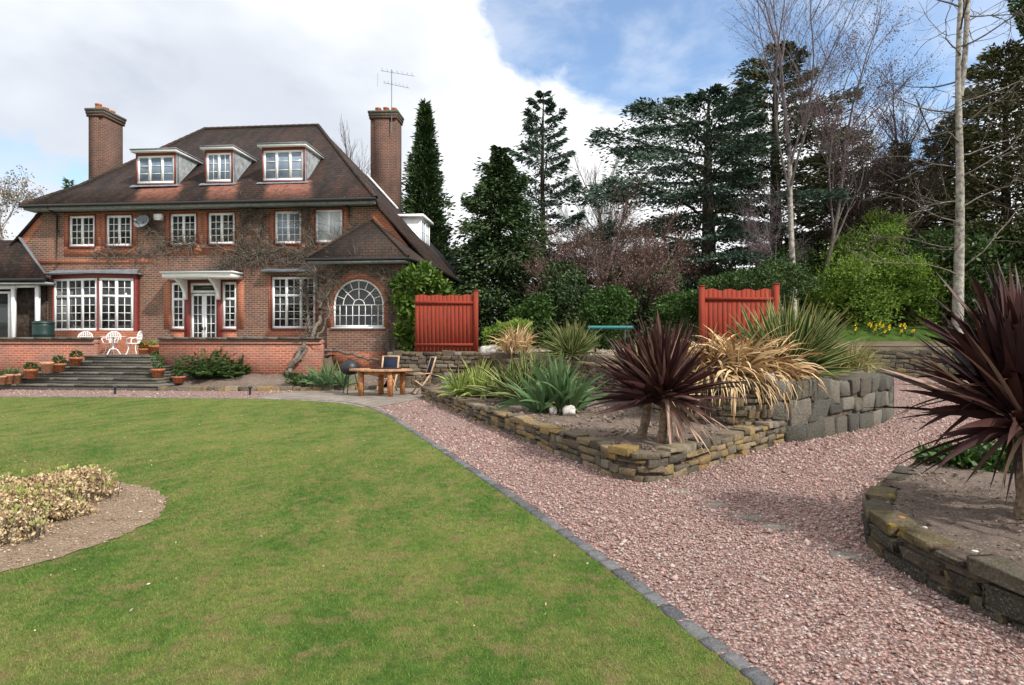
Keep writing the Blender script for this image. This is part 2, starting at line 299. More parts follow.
# ------------------------------------------------------------------ mesh helpers
class MB:
    def __init__(s): s.v = []; s.f = []; s.uv = []; s.n = 0; s.hasuv = False
    def add(s, v, f, uv=None):
        v = np.asarray(v, float).reshape(-1, 3); f = np.asarray(f, int)
        s.v.append(v); s.f.append(f+s.n); s.n += len(v); s.uv.append(uv)
        if uv is not None: s.hasuv = True
    def quad(s, *p): s.add(p, [list(range(len(p)))])
    def box(s, a, b):
        x0, y0, z0 = a; x1, y1, z1 = b
        s.add([(x0, y0, z0), (x1, y0, z0), (x1, y1, z0), (x0, y1, z0), (x0, y0, z1), (x1, y0, z1), (x1, y1, z1), (x0, y1, z1)],
              [(0, 3, 2, 1), (4, 5, 6, 7), (0, 1, 5, 4), (1, 2, 6, 5), (2, 3, 7, 6), (3, 0, 4, 7)])
    def bar(s, p, q, wd, ht, up=(0, 0, 1)):
        p = np.array(p, float); q = np.array(q, float); t = q-p; t /= np.linalg.norm(t); up = np.array(up, float)
        a = np.cross(t, up)
        if np.linalg.norm(a) < 1e-4: a = np.cross(t, (0, 1, 0))
        a /= np.linalg.norm(a); b = np.cross(a, t); a = a*wd/2; b = b*ht/2
        s.add([p-a-b, p+a-b, p+a+b, p-a+b, q-a-b, q+a-b, q+a+b, q-a+b], [(0, 1, 2, 3), (7, 6, 5, 4), (0, 4, 5, 1), (1, 5, 6, 2), (2, 6, 7, 3), (3, 7, 4, 0)])
    def tube(s, pts, rad, n=6, cap=True):
        P = np.asarray(pts, float); k = len(P); rad = np.broadcast_to(np.asarray(rad, float), (k,))
        T = np.gradient(P, axis=0); T /= np.linalg.norm(T, axis=1)[:, None]+1e-9
        ref = np.array((0, 0, 1.)) if abs(T[0, 2]) < .9 else np.array((1., 0, 0))
        A = np.cross(T, ref); A /= np.linalg.norm(A, axis=1)[:, None]+1e-9; B = np.cross(T, A)
        th = np.arange(n)*2*math.pi/n
        V = P[:, None]+rad[:, None, None]*(np.cos(th)[None, :, None]*A[:, None]+np.sin(th)[None, :, None]*B[:, None])
        i = np.arange(k-1)[:, None]*n; j = np.arange(n)[None]; j2 = (j+1) % n
        f = np.stack([i+j, i+j2, i+n+j2, i+n+j], -1).reshape(-1, 4)
        s.add(V.reshape(-1, 3), f)
        if cap and n > 3:
            s.add(V[0], [list(range(n))]); s.add(V[-1], [list(range(n))[::-1]])
    def lathe(s, prof, c=(0, 0, 0), n=20):
        P = np.asarray(prof, float); k = len(P); th = np.arange(n)*2*math.pi/n
        V = np.stack([P[:, 0:1]*np.cos(th)+c[0], P[:, 0:1]*np.sin(th)+c[1], np.repeat(P[:, 1:2], n, 1)+c[2]], -1)
        i = np.arange(k-1)[:, None]*n; j = np.arange(n)[None]; j2 = (j+1) % n
        s.add(V.reshape(-1, 3), np.stack([i+j, i+j2, i+n+j2, i+n+j], -1).reshape(-1, 4))
    def prism(s, poly, z0, z1):
        n = len(poly); lo = [(x, y, z0) for x, y in poly]; hi = [(x, y, z1) for x, y in poly]
        s.add(lo+hi, [(i, (i+1) % n, n+(i+1) % n, n+i) for i in range(n)]); s.add(hi, [list(range(n))]); s.add(lo, [list(range(n))[::-1]])
    def build(s, name, mat, parent=None, smooth=False, loc=None, rotz=0, kind=None, weld=False):
        me = bpy.data.meshes.new(name)
        V = np.concatenate(s.v) if s.v else np.zeros((0, 3)); tot = [np.full(len(f), f.shape[1]) for f in s.f]
        lp = np.concatenate([f.ravel() for f in s.f]); tot = np.concatenate(tot); st = np.concatenate([[0], np.cumsum(tot)[:-1]])
        me.vertices.add(len(V)); me.vertices.foreach_set('co', V.ravel())
        me.loops.add(len(lp)); me.loops.foreach_set('vertex_index', lp.astype(np.int32))
        me.polygons.add(len(tot)); me.polygons.foreach_set('loop_start', st.astype(np.int32))
        if smooth: me.polygons.foreach_set('use_smooth', np.ones(len(tot), bool))
        me.update(calc_edges=True)
        if s.hasuv:
            ul = me.uv_layers.new(name='UVMap'); ul.data.foreach_set('uv', np.concatenate([u.reshape(-1, 2) for u in s.uv]).ravel().astype(np.float32))
        if isinstance(mat, str): mat = M(mat)
        me.materials.append(mat)
        if weld:
            bm = bmesh.new(); bm.from_mesh(me); bmesh.ops.remove_doubles(bm, verts=bm.verts, dist=1e-4); bmesh.ops.recalc_face_normals(bm, faces=bm.faces); bm.to_mesh(me); bm.free()
        o = bpy.data.objects.new(name, me); COL.objects.link(o)
        if parent: o.parent = parent
        if loc is not None: o.location = loc
        o.rotation_euler.z = rotz
        if kind: o['kind'] = kind
        return o
def tag(o, label, cat, group=None, kind=None):
    o['label'] = label; o['category'] = cat
    if group: o['group'] = group
    if kind: o['kind'] = kind
    return o
def thing(name, label, cat, loc=(0, 0, 0), rotz=0, group=None):
    o = bpy.data.objects.new(name, None); COL.objects.link(o); o.location = loc; o.rotation_euler.z = rotz; o.empty_display_size = .2
    return tag(o, label, cat, group)
def dup(o, parent=None, **k):
    c = o.copy(); COL.objects.link(c)
    if parent: c.parent = parent
    for ch in list(o.children): dup(ch, c)
    return c
def unit(a): return a/(np.linalg.norm(a, axis=-1, keepdims=True)+1e-9)
def rdir(n): return unit(rng.normal(size=(n, 3)))
def leaves(mb, P, T, L, Wd):        # diamond leaves: base P, direction T
    n = len(P); T = unit(T); W = unit(np.cross(T, rdir(n))); L = np.broadcast_to(L, (n,))[:, None]; Wd = np.broadcast_to(Wd, (n,))[:, None]
    V = np.stack([P, P+T*L*.5+W*Wd*.5, P+T*L, P+T*L*.5-W*Wd*.5], 1)
    mb.add(V.reshape(-1, 3), np.arange(4*n).reshape(n, 4))
def blades(mb, base, az, el, L, Wd, droop, seg=7, fold=.25, twist=0., base_w=.5):   # sword leaves, uv across and along
    n = len(az); t = np.linspace(0, 1, seg)
    el_t = el[:, None]-droop[:, None]*t[None]**1.4
    dl = (L/(seg-1))[:, None]
    r = np.concatenate([np.zeros((n, 1)), np.cumsum(np.cos(el_t[:, :-1])*dl, 1)], 1); z = np.concatenate([np.zeros((n, 1)), np.cumsum(np.sin(el_t[:, :-1])*dl, 1)], 1)
    C = np.stack([r*np.cos(az)[:, None], r*np.sin(az)[:, None], z], -1)+base[:, None]
    wp = np.minimum(1, base_w+t*2.2)*np.maximum(0.02, 1-t**2.2); wd = Wd[:, None]*wp[None]/2
    side = np.stack([-np.sin(az), np.cos(az), np.zeros(n)], -1)[:, None]
    up = np.stack([-np.sin(el_t)*np.cos(az)[:, None], -np.sin(el_t)*np.sin(az)[:, None], np.cos(el_t)], -1)
    tw = (rng.normal(size=n)*twist)[:, None, None]
    s2 = side*np.cos(tw)+up*np.sin(tw); u2 = up*np.cos(tw)-side*np.sin(tw)
    Lf = C+s2*wd[..., None]+u2*wd[..., None]*fold; Rt = C-s2*wd[..., None]+u2*wd[..., None]*fold
    V = np.stack([Lf, C, Rt], 2).reshape(-1, 3)
    b = (np.arange(n)*seg*3)[:, None, None]; i = (np.arange(seg-1)*3)[None, :, None]; k = np.arange(2)[None, None]
    o = b+i+k; f = np.stack([o, o+1, o+4, o+3], -1).reshape(-1, 4)
    tt = np.broadcast_to(t[:-1][None, :, None], (n, seg-1, 2)); t2 = np.broadcast_to(t[1:][None, :, None], (n, seg-1, 2)); u0 = np.broadcast_to(k*.5, (n, seg-1, 2)); u1 = u0+.5
    uv = np.stack([np.stack([u0, tt], -1), np.stack([u1, tt], -1), np.stack([u1, t2], -1), np.stack([u0, t2], -1)], -2)
    mb.add(V, f, uv.reshape(-1, 2))
def inpoly(P, poly):
    x, y = P[:, 0], P[:, 1]; poly = np.asarray(poly); c = np.zeros(len(P), bool); j = len(poly)-1
    for i in range(len(poly)):
        xi, yi = poly[i]; xj, yj = poly[j]
        c ^= ((yi > y) != (yj > y)) & (x < (xj-xi)*(y-yi)/(yj-yi+1e-12)+xi); j = i
    return c
def smooth_line(pts, step=.15):
    P = np.asarray(pts, float); n = len(P); out = []
    for i in range(n-1):
        p0 = P[max(i-1, 0)]; p1 = P[i]; p2 = P[i+1]; p3 = P[min(i+2, n-1)]
        k = max(2, int(np.linalg.norm(p2-p1)/step))
        for t in np.linspace(0, 1, k, endpoint=False):
            out.append(.5*((2*p1)+(-p0+p2)*t+(2*p0-5*p1+4*p2-p3)*t*t+(-p0+3*p1-3*p2+p3)*t**3))
    out.append(P[-1]); return np.array(out)
def poly_sheet(name, poly, z, mat, kind='structure'):
    mb = MB(); mb.add([(x, y, z) for x, y in poly], [list(range(len(poly)))]); o = mb.build(name, mat, kind=kind)
    if o.data.polygons[0].normal.z < 0: o.data.flip_normals()
    return o
def cubegrid(n, g=None):
    vs = {}; V = []; Fc = []
    def vid(p):
        k = tuple(np.round(p, 4))
        if k not in vs: vs[k] = len(V); V.append(p)
        return vs[k]
    g = np.linspace(-1, 1, n+1) if g is None else np.array(g)
    for ax in range(3):
        for sgn in (-1, 1):
            for i in range(n):
                for j in range(n):
                    q = []
                    for a, b in ((0, 0), (1, 0), (1, 1), (0, 1)):
                        p = np.zeros(3); p[ax] = sgn; p[(ax+1) % 3] = g[i+a]; p[(ax+2) % 3] = g[j+b]; q.append(vid(p))
                    Fc.append(q if sgn > 0 else q[::-1])
    return np.array(V), np.array(Fc)
CG3 = cubegrid(3); CGB = cubegrid(3, (-1, -.84, .84, 1)); CG5 = cubegrid(6)
def rock_unit(cg, p=5., jit=.06):
    V = cg[0]; q = V/((np.abs(V)**p).sum(1)**(1/p))[:, None]*1.0
    return q+rng.normal(size=V.shape)*jit
def sample_line(L, S, s):
    s = np.clip(s, S[0], S[-1]); return np.stack([np.interp(s, S, L[:, 0]), np.interp(s, S, L[:, 1])], -1)
def stone_wall(name, line, z0, ztop, thick, ch, lmin, lmax, mat, label, cat, core='soil_dark', p=14., jit=.035, rag=.02, shear=.06, gap=.012):
    L = np.asarray(line, float); S = np.concatenate([[0], np.cumsum(np.linalg.norm(np.diff(L, axis=0), axis=1))]); tot = S[-1]
    if not callable(ztop): zt = ztop; ztop = lambda s: zt
    if not callable(z0): zb = z0; z0 = lambda s: zb
    def place(mb, s0, s1, za, zb, bulge=0.):
        U = rock_unit(CGB, p, jit)*np.array([1.03, 1.03, 1.03]); tl = rng.normal()*.05; U = U+np.outer(U[:, 0], [0, rng.normal()*.06, tl*shear/.05])+np.outer(U[:, 2], [rng.normal()*shear, rng.normal()*.05, 0]); sm = (s0+s1)/2; hl = (s1-s0)/2-gap*.8
        s = sm+U[:, 0]*hl; c = sample_line(L, S, s); e = .08
        t = unit(sample_line(L, S, s+e)-sample_line(L, S, s-e)); nrm = np.stack([-t[:, 1], t[:, 0]], -1)
        off = U[:, 1]*(thick/2+bulge); xy = c+nrm*off[:, None]
        z = (za+zb)/2+U[:, 2]*((zb-za)/2-gap/2)
        mb.add(np.column_stack([xy, z]), CGB[1])
    mb = MB(); nc = max(1, round((ztop(tot/2)-z0(tot/2))/ch))
    for k in range(nc):
        s = rng.uniform(-lmax*.5, 0)
        while s < tot:
            e = s+rng.uniform(lmin, lmax); a = max(s, 0); b = min(e, tot)
            if b-a > .05:
                h0 = z0((a+b)/2); hh = ztop((a+b)/2)-h0; j = rng.normal()*rag
                place(mb, a, b, h0+hh*k/nc+(j if k else -.03), h0+hh*(k+1)/nc+rng.normal()*rag, bulge=abs(rng.normal())*.008)
            s = e
    root = thing(name, label, cat, (0, 0, 0))
    mb.build('stonework', mat, root, smooth=False)
    cb = MB(); n = len(L); tn = unit(np.gradient(L, axis=0)); nr = np.stack([-tn[:, 1], tn[:, 0]], -1)*(thick/2-.05)
    zz = np.array([ztop(q)-.03 for q in S]); zl = np.array([z0(q)-.05 for q in S])
    V = np.concatenate([np.column_stack([L-nr, zl]), np.column_stack([L-nr, zz]), np.column_stack([L+nr, zz]), np.column_stack([L+nr, zl])]); i = np.arange(n-1)
    cb.add(V, np.concatenate([np.stack([i+a*n, i+1+a*n, i+1+b*n, i+b*n], -1) for a, b in ((0, 1), (1, 2), (2, 3))])); cb.build('mortar_core', core, root)
    return root

# ================================================================== GROUND
lawn_edge_px = [(800, 716), (760, 685), (700, 640), (640, 592), (560, 533), (480, 477), (420, 437), (388, 416), (368, 407.5), (345, 402.5), (300, 399.8), (200, 398.3), (0, 397)]
LE = [gp(*p) for p in lawn_edge_px]
LE = [(LE[0][0]+.9, LE[0][1]-2.2)]+LE+[(-30, 17.9)]
LE = smooth_line(LE, .25)
lawn_poly = [tuple(p) for p in LE]+[(-45, 17.9), (-45, -8), (LE[0][0], -8)]
poly_sheet('lawn', lawn_poly, 0, 'lawn_grass')
poly_sheet('gravel_path', [(LE[0][0]-.5, -6), (20, -6), (20, 29), (-30, 29), (-30, 12), (-10, 12), (-4, 9), (0, 4)], -.004, 'gravel_bed')
poly_sheet('ground', [(-900, -300), (900, -300), (900, 1500), (-900, 1500)], -.06, 'bank_grass')
# paving round the table
PAVE = [gp(*p) for p in ((262, 399), (300, 400.5), (340, 403), (368, 408), (395, 404), (421, 398.5), (421, 391), (480, 388), (440, 386), (330, 387.5), (300, 391), (262, 396))]
poly_sheet('patio_paving', PAVE, .004, 'paving_flag')
# setts edging the lawn
mb = MB(); L = LE; S = np.concatenate([[0], np.cumsum(np.linalg.norm(np.diff(L, axis=0), axis=1))]); s = 0
while s < min(S[-1], 40):
    ln = rng.uniform(.15, .24); U = rock_unit(CG3, 7, .03); ss = s+ln/2+U[:, 0]*(ln/2-.008); c = sample_line(L, S, ss); t = unit(sample_line(L, S, ss+.05)-sample_line(L, S, ss-.05))
    mb.add(np.column_stack([c+np.stack([t[:, 1], -t[:, 0]], -1)*(U[:, 1:2]*.055+.035), -.02+U[:, 2]*.034+rng.normal()*.003]), CG3[1]); s += ln
mb.build('kerb', 'sett_stone', kind='structure')
# loose gravel stones near the viewer
bed_out = [gp(*p) for p in ((425, 397), (452, 408), (480, 420), (520, 436), (560, 452), (600, 467), (625, 477), (642, 480), (665, 477), (720, 459), (787, 438))]
bed_line = smooth_line(bed_out, .12)
rb_out = [(3.15, 2.0), (2.99, 2.9), (2.86, 3.6), (2.81, 4.1), (2.89, 4.65), (3.1, 5.08), (3.55, 5.65), (4.2, 6.3), (5.0, 7.0), (6.2, 7.8), (8.5, 8.4)]
rb_line = smooth_line(rb_out, .12)
def oct_stones(mb, P, size):
    n = len(P); b = np.array([(1, 0, 0), (-1, 0, 0), (0, 1, 0), (0, -1, 0), (0, 0, 1), (0, 0, -1)], float)
    s = size[:, None, None]*rng.uniform(.55, 1.15, (n, 1, 3))*np.array([1, .8, .6]); V = b[None]*s+rng.normal(size=(n, 6, 3))*size[:, None, None]*.22
    a = rng.uniform(0, 6.28, n); ca, sa = np.cos(a), np.sin(a); q = V.copy(); q[..., 0] = V[..., 0]*ca[:, None]-V[..., 1]*sa[:, None]; q[..., 1] = V[..., 0]*sa[:, None]+V[..., 1]*ca[:, None]
    f = np.array([(0, 2, 4), (2, 1, 4), (1, 3, 4), (3, 0, 4), (2, 0, 5), (1, 2, 5), (3, 1, 5), (0, 3, 5)])
    mb.add((q+P[:, None]).reshape(-1, 3), (f[None]+(np.arange(n)*6)[:, None, None]).reshape(-1, 3))
lawn_off = [(x+.10, y) for x, y in lawn_poly]
def gravel_pts(n, x0, x1, y0, y1):
    P = np.column_stack([rng.uniform(x0, x1, n), rng.uniform(y0, y1, n)])
    k = ~inpoly(P, lawn_off) & ~inpoly(P, up_poly) & ~inpoly(P, PAVE); bi = [tuple(p) for p in bed_line]+[(4.7, 20), (-2.5, 20)]; k &= ~inpoly(P, bi)
    k &= ~inpoly(P, [tuple(p) for p in rb_line]+[(12, 8), (12, 1)]); k &= P[:, 0] < .95*P[:, 1]+1.0
    return P[k]
# grass blades on the lawn
patch_px = [(-60, 505), (0, 484), (40, 478), (85, 478), (130, 484), (158, 492), (166, 503), (160, 516), (130, 532), (90, 548), (40, 563), (0, 575), (-90, 600)]
PATCH = smooth_line([gp(*p) for p in patch_px], .06); PATCH = PATCH+rng.normal(size=PATCH.shape)*.022; patch_poly = [tuple(p) for p in PATCH]
mb = MB()
for n, y0, y1, wd, ht in ((230000, 2.3, 5.0, .0032, .017), (180000, 5.0, 9, .0055, .018), (80000, 9, 18, .011, .018)):
    P = np.column_stack([rng.uniform(-.92*y1-.6, 2.2, n), rng.uniform(y0, y1, n)]); k = inpoly(P, lawn_poly) & ~inpoly(P, patch_poly) & (P[:, 0] > -.92*P[:, 1]-.5); P = P[k]; m = len(P)
    a = rng.uniform(0, 6.28, m); tl = rng.uniform(.3, 1.7, m)*ht; d = np.stack([np.cos(a), np.sin(a)], -1); sd_ = np.stack([-np.sin(a), np.cos(a)], -1)*(wd/2)
    h = ht*rng.uniform(.45, 1.1, m); B = np.column_stack([P, np.full(m, -.003)])
    V = np.stack([B+np.column_stack([sd_, np.zeros(m)]), B-np.column_stack([sd_, np.zeros(m)]), B+np.column_stack([d*tl[:, None], h])], 1)
    mb.add(V.reshape(-1, 3), np.arange(3*m).reshape(m, 3))
tag(mb.build('grass', 'grass_blade'), 'short mown grass with yellowed patches covering the lawn', 'grass', kind='stuff')
foliage('speck', [(.35, .22, .10), (.55, .42, .25), (.75, .72, .65)], .8, .1)
n = 420; P = np.column_stack([rng.uniform(-12, 2, n), rng.uniform(2.4, 15, n)]); P = P[inpoly(P, lawn_poly)]; mb = MB(); q = rdir(len(P)); q[:, 2] *= .25; leaves(mb, np.column_stack([P, np.full(len(P), .018)]), q, .019*rng.lognormal(0, .4, len(P)), .012)
tag(mb.build('leaf_scraps', 'speck'), 'pale petals and dry leaf scraps scattered over the lawn', 'leaf litter', kind='stuff')
poly_sheet('bare_earth', patch_poly, .006, 'earth_pale')

# upper garden terrain (behind the retaining walls)
U_EDGE = [(-40, 24.6), (-24, 24.1), h2w(hu(97, -3), -2.95), h2w(hu(150, -3), -2.95), h2w(hu(323, -2.9), -2.95), h2w(hu(323, -2.9), -1.3), h2w(hu(410, -1.4), -1.3), (-4.4, 21.45), (-.6, 20.9), (1.0, 19.3), (2.25, 17.0), (2.9, 12.5), (3.25, 9.75), (4.4, 10.0), (5.6, 10.75), (7.2, 12.1), (8.7, 14.2), (9.55, 16.2), (9.9, 19), (10.2, 24), (11.5, 27.8), (16, 28.1), (60, 28.3)]
def upper_z(x, y):
    z = np.where(x < -4, 1.105, .93+.32*np.clip((y-11)/7, 0, 1))
    z = z+np.where(x > -6, np.clip((y-27)/14, 0, 1)*1.5*np.clip((x+6)/12, 0, 1), 0)
    return z+.02*np.sin(x*2.1+y)*np.cos(y*1.7)
ue = np.array(U_EDGE); up_poly = U_EDGE+[(60, 120), (-40, 120)]
mb = MB()
for n, y0, y1, sz in ((50000, 2.2, 4.6, .0088), (52000, 4.6, 7.5, .011), (34000, 7.5, 11, .015), (22000, 11, 17, .022), (22000, 17, 27, .022)):
    P = gravel_pts(int(n), -2.5 if y0 < 11 else -18, 9.5 if y0 < 11 else 17, y0, y1); oct_stones(mb, np.column_stack([P, rng.uniform(-.002, .008, len(P))]), sz*rng.lognormal(0, .42, len(P)))
tag(mb.build('gravel', 'gravel_stone'), 'loose pink and grey gravel stones spread over the path', 'gravel', kind='stuff')
def seg_dist(P, line):
    d = np.full(len(P), 1e9)
    for a, b in zip(line[:-1], line[1:]):
        a = np.array(a); b = np.array(b); t = np.clip(((P-a)@(b-a))/((b-a)@(b-a)), 0, 1); d = np.minimum(d, np.linalg.norm(P-(a+t[:, None]*(b-a)), axis=1))
    return d
xs = np.concatenate([np.arange(-40, -14, .5), np.arange(-14, 14, .1), np.arange(14, 60.1, .8)]); ys = np.concatenate([np.arange(9, 29, .1), np.arange(29, 48, .8), np.arange(48, 121, 4)])
GX, GY = np.meshgrid(xs, ys, indexing='ij'); P = np.column_stack([GX.ravel(), GY.ravel()])
ins = inpoly(P, up_poly); dd = seg_dist(P, U_EDGE); zz = np.where(ins, upper_z(P[:, 0], P[:, 1]), -.1)
zz = np.where(ins & (dd < .12), -.1, zz)
nx, ny = GX.shape; idx = np.arange(nx*ny).reshape(nx, ny); q = np.stack([idx[:-1, :-1], idx[1:, :-1], idx[1:, 1:], idx[:-1, 1:]], -1).reshape(-1, 4)
q = q[(zz[q] > -.05).any(1)]; used = np.unique(q); remap = np.full(nx*ny, -1); remap[used] = np.arange(len(used))
mb = MB(); mb.add(np.column_stack([P, zz])[used], remap[q]); mb.build('terrain', 'terrain_earth', smooth=True, kind='structure')
def uz(x, y): return float(upper_z(np.array([x]), np.array([y]))[0])
# grassy bank behind the far wall
mb = MB(); bx = np.linspace(13, 60, 60); by = np.linspace(30.5, 44, 30); BX, BY = np.meshgrid(bx, by, indexing='ij')
BZ = 1.45+.75*np.clip((BY-30.5)/1.0, 0, 1)+(BY-30.5)/13.5*1.6+.08*np.sin(BX*1.3)*np.sin(BY*.9); BZ[:, 0] -= .5
i = np.arange(60*30).reshape(60, 30); mb.add(np.stack([BX, BY, BZ], -1).reshape(-1, 3), np.stack([i[:-1, :-1], i[1:, :-1], i[1:, 1:], i[:-1, 1:]], -1).reshape(-1, 4)); mb.build('grass_bank', 'bank_grass', smooth=True, kind='structure')
poly_sheet('upper_path', [(11.9, 28.25), (60, 28.5), (60, 30.3), (11.9, 29.9)], 1.42, 'flag_stone')

# ------------------------------------------------------------------ raised beds
stone_wall('raised_bed_wall', bed_line, -.02, lambda s: .30+.05*min(1, s/12), .23, .085, .16, .38, 'bed_stone', 'low ochre and grey stone wall edging the lower bed along the gravel', 'stone wall')
up_line = smooth_line([(-.6, 20.9), (1.0, 19.3), (2.25, 17.0), (2.75, 12.5), (3.0, 10.6), (3.22, 9.85), (3.6, 9.55), (4.08, 9.72)], .14)
stone_wall('retaining_wall', up_line, .15, lambda s: 1.08-.10*min(1, s/12), .34, .10, .14, .40, 'rubble_stone', 'coursed brown rubble wall holding up the upper bed behind the cordyline', 'stone wall')
sl_line = smooth_line([(4.12, 9.78), (4.75, 9.95), (5.7, 10.7), (7.2, 12.0), (8.75, 14.1), (9.65, 16.2), (9.95, 19), (10.2, 24)], .16)
stone_wall('slate_wall', sl_line, -.02, lambda s: 1.0-.02*s, .34, .30, .30, .62, 'slate_slab', 'curved wall of big dark slate slabs beside the gravel', 'stone wall', p=10, jit=.035, rag=.035, shear=.13, gap=.004)
stone_wall('patio_wall', smooth_line([(-4.4, 21.4), (-2.5, 21.2), (-.75, 20.95)], .2), 0, 1.27, .34, .14, .22, .45, 'rubble_stone', 'low grey rubble wall behind the table under the red fence', 'stone wall')
stone_wall('far_path_wall', smooth_line([(10.3, 24.3), (11.6, 27.9), (16, 28.15), (40, 28.35)], .3), 0, 1.25, .36, .2, .3, .6, 'dark_stone', 'dark stone wall closing the far end of the gravel path', 'stone wall')
stone_wall('right_bed_wall', rb_line, -.02, lambda s: .29, .21, .12, .22, .5, 'dark_stone', 'mossy dark stone kerb wall curving round the right hand bed', 'stone wall', p=6, jit=.07)
def soil_bed(name, poly, zf, step=.1, mat='soil', amp=.02):
    P0 = np.array(poly); x0, y0 = P0.min(0); x1, y1 = P0.max(0); xs = np.arange(x0, x1+step, step); ys = np.arange(y0, y1+step, step)
    GX, GY = np.meshgrid(xs, ys, indexing='ij'); P = np.column_stack([GX.ravel(), GY.ravel()]); ins = inpoly(P, poly)
    z = zf(P[:, 0], P[:, 1])+amp*rng.normal(size=len(P))*.5+amp*np.sin(P[:, 0]*5)*np.cos(P[:, 1]*4)
    i = np.arange(len(P)).reshape(GX.shape); q = np.stack([i[:-1, :-1], i[1:, :-1], i[1:, 1:], i[:-1, 1:]], -1).reshape(-1, 4); q = q[ins[q].all(1)]
    us = np.unique(q); rm = np.full(len(P), -1); rm[us] = np.arange(len(us)); mb = MB(); mb.add(np.column_stack([P, z])[us], rm[q]); return mb.build(name, mat, smooth=True, kind='structure')
lb_poly = [tuple(p) for p in bed_line]+[(4.1, 9.9), (3.3, 9.5), (2.8, 12.5), (2.3, 17), (1.0, 19.3), (-.6, 20.8), (-2.3, 20.9)]
def lbz(x, y): return .27+.05*np.clip((12-y)/5, 0, 1)+0*x
soil_bed('lower_bed_soil', lb_poly, lbz)
rb_poly = [tuple(p) for p in rb_line]+[(12, 8), (12, 1.5)]
soil_bed('right_bed_soil', rb_poly, lambda x, y: .24+.03*np.clip((x-3), 0, 2))
def clods(name, poly, zf, n, size, label, mat='soil'):
    P0 = np.array(poly); P = np.column_stack([rng.uniform(P0[:, 0].min(), P0[:, 0].max(), n), rng.uniform(P0[:, 1].min(), P0[:, 1].max(), n)]); P = P[inpoly(P, poly)]
    mb = MB(); oct_stones(mb, np.column_stack([P, zf(P[:, 0], P[:, 1])]), size*rng.lognormal(0, .5, len(P))); tag(mb.build(name, mat), label, 'soil litter', kind='stuff')
foliage('litter', [(.05, .035, .027), (.12, .09, .07), (.20, .155, .125), (.33, .27, .22)], .95, .1)
foliage('litter_tan', [(.16, .10, .065), (.30, .21, .14), (.46, .35, .24), (.58, .47, .33)], .95, .1)
foliage('litter_up', [(.10, .075, .055), (.20, .155, .12), (.30, .245, .20), (.42, .35, .29)], .95, .1)
clods('soil_litter', lb_poly, lbz, 14000, .021, 'crumbs of soil and bark over the lower bed', 'litter')
clods('soil_litter', [(-.2, 21.2), (1.2, 19.6), (2.6, 17.2), (3.2, 12.6), (3.5, 10.2), (5.6, 11.2), (8.5, 14.6), (9.5, 18), (9.8, 24), (11.2, 28), (-1, 28)], lambda x, y: upper_z(x, y)+.005, 26000, .026, 'crumbs of gravel and bark over the upper garden', 'litter_up')
clods('soil_litter', rb_poly, lambda x, y: .25+.03*np.clip((x-3), 0, 2), 11000, .010, 'crumbs of soil and bark over the right hand bed', 'litter')

# ================================================================== HOUSE
house = thing('brick_house', 'large brown brick house with hipped tiled roof and three front dormers', 'house', (HO[0], HO[1], 0), -TH)
TZ = 1.11; EZ = 7.47; RZ = 12.8; RV = 5.6
uEL, uER = hp(20, 207, -.6)[0], hp(376, 197, -.6)[0]
uRL, uRR = hp(205, 128, RV)[0], hp(318, 124, RV)[0]
wL, wR = hu(36), hu(374)+.15; WT = 7.25
SL = (RZ-EZ)/(RV+.6)
def slope_z(v): return EZ+SL*(v+.6)
# openings: (px0, px1, py0, py1)
ups = [(69.5, 95, 216, 246.5), (106.5, 132, 215.5, 246), (170.5, 196.5, 214, 245), (208.5, 235, 213, 244), (275, 301.5, 211.5, 243.5), (315.5, 342.5, 210, 242.5)]
def rect(r, v=0.):
    u0, z1 = hp(r[0], r[2], v); u1, z0 = hp(r[1], r[3], v); return u0, u1, z0, z1
UPR = [rect(r) for r in ups]
GW = rect((272, 315.5, 277, 328.5)); SLW = rect((171.5, 184.5, 282.5, 329)); SRW = rect((222.5, 236.5, 282, 329)); DR = rect((190.5, 216.5, 283, 345)); DR = (DR[0], DR[1], TZ, DR[3])
bayA = (hu(50), hu(139)); BZ0, BZ1 = rect((56, 133, 279, 331), -.4)[2], rect((56, 133, 278.5, 329), -.4)[3]
openings = UPR+[GW, SLW, SRW, DR]
uc = sorted({wL, wR, *[o[0] for o in openings], *[o[1] for o in openings]}); zc = sorted({TZ-.3, WT, *[o[2] for o in openings], *[o[3] for o in openings]})
mb = MB(); RD = .13
for a, b in zip(uc[:-1], uc[1:]):
    for c, d in zip(zc[:-1], zc[1:]):
        m, k = (a+b)/2, (c+d)/2
        if any(o[0] < m < o[1] and o[2] < k < o[3] for o in openings): continue
        mb.quad((a, 0, c), (b, 0, c), (b, 0, d), (a, 0, d))
for (a, b, c, d) in openings:
    mb.quad((a, 0, c), (a, 0, d), (a, RD, d), (a, RD, c)); mb.quad((b, 0, c), (b, RD, c), (b, RD, d), (b, 0, d)); mb.quad((a, 0, d), (b, 0, d), (b, RD, d), (a, RD, d)); mb.quad((a, 0, c), (a, RD, c), (b, RD, c), (b, 0, c))
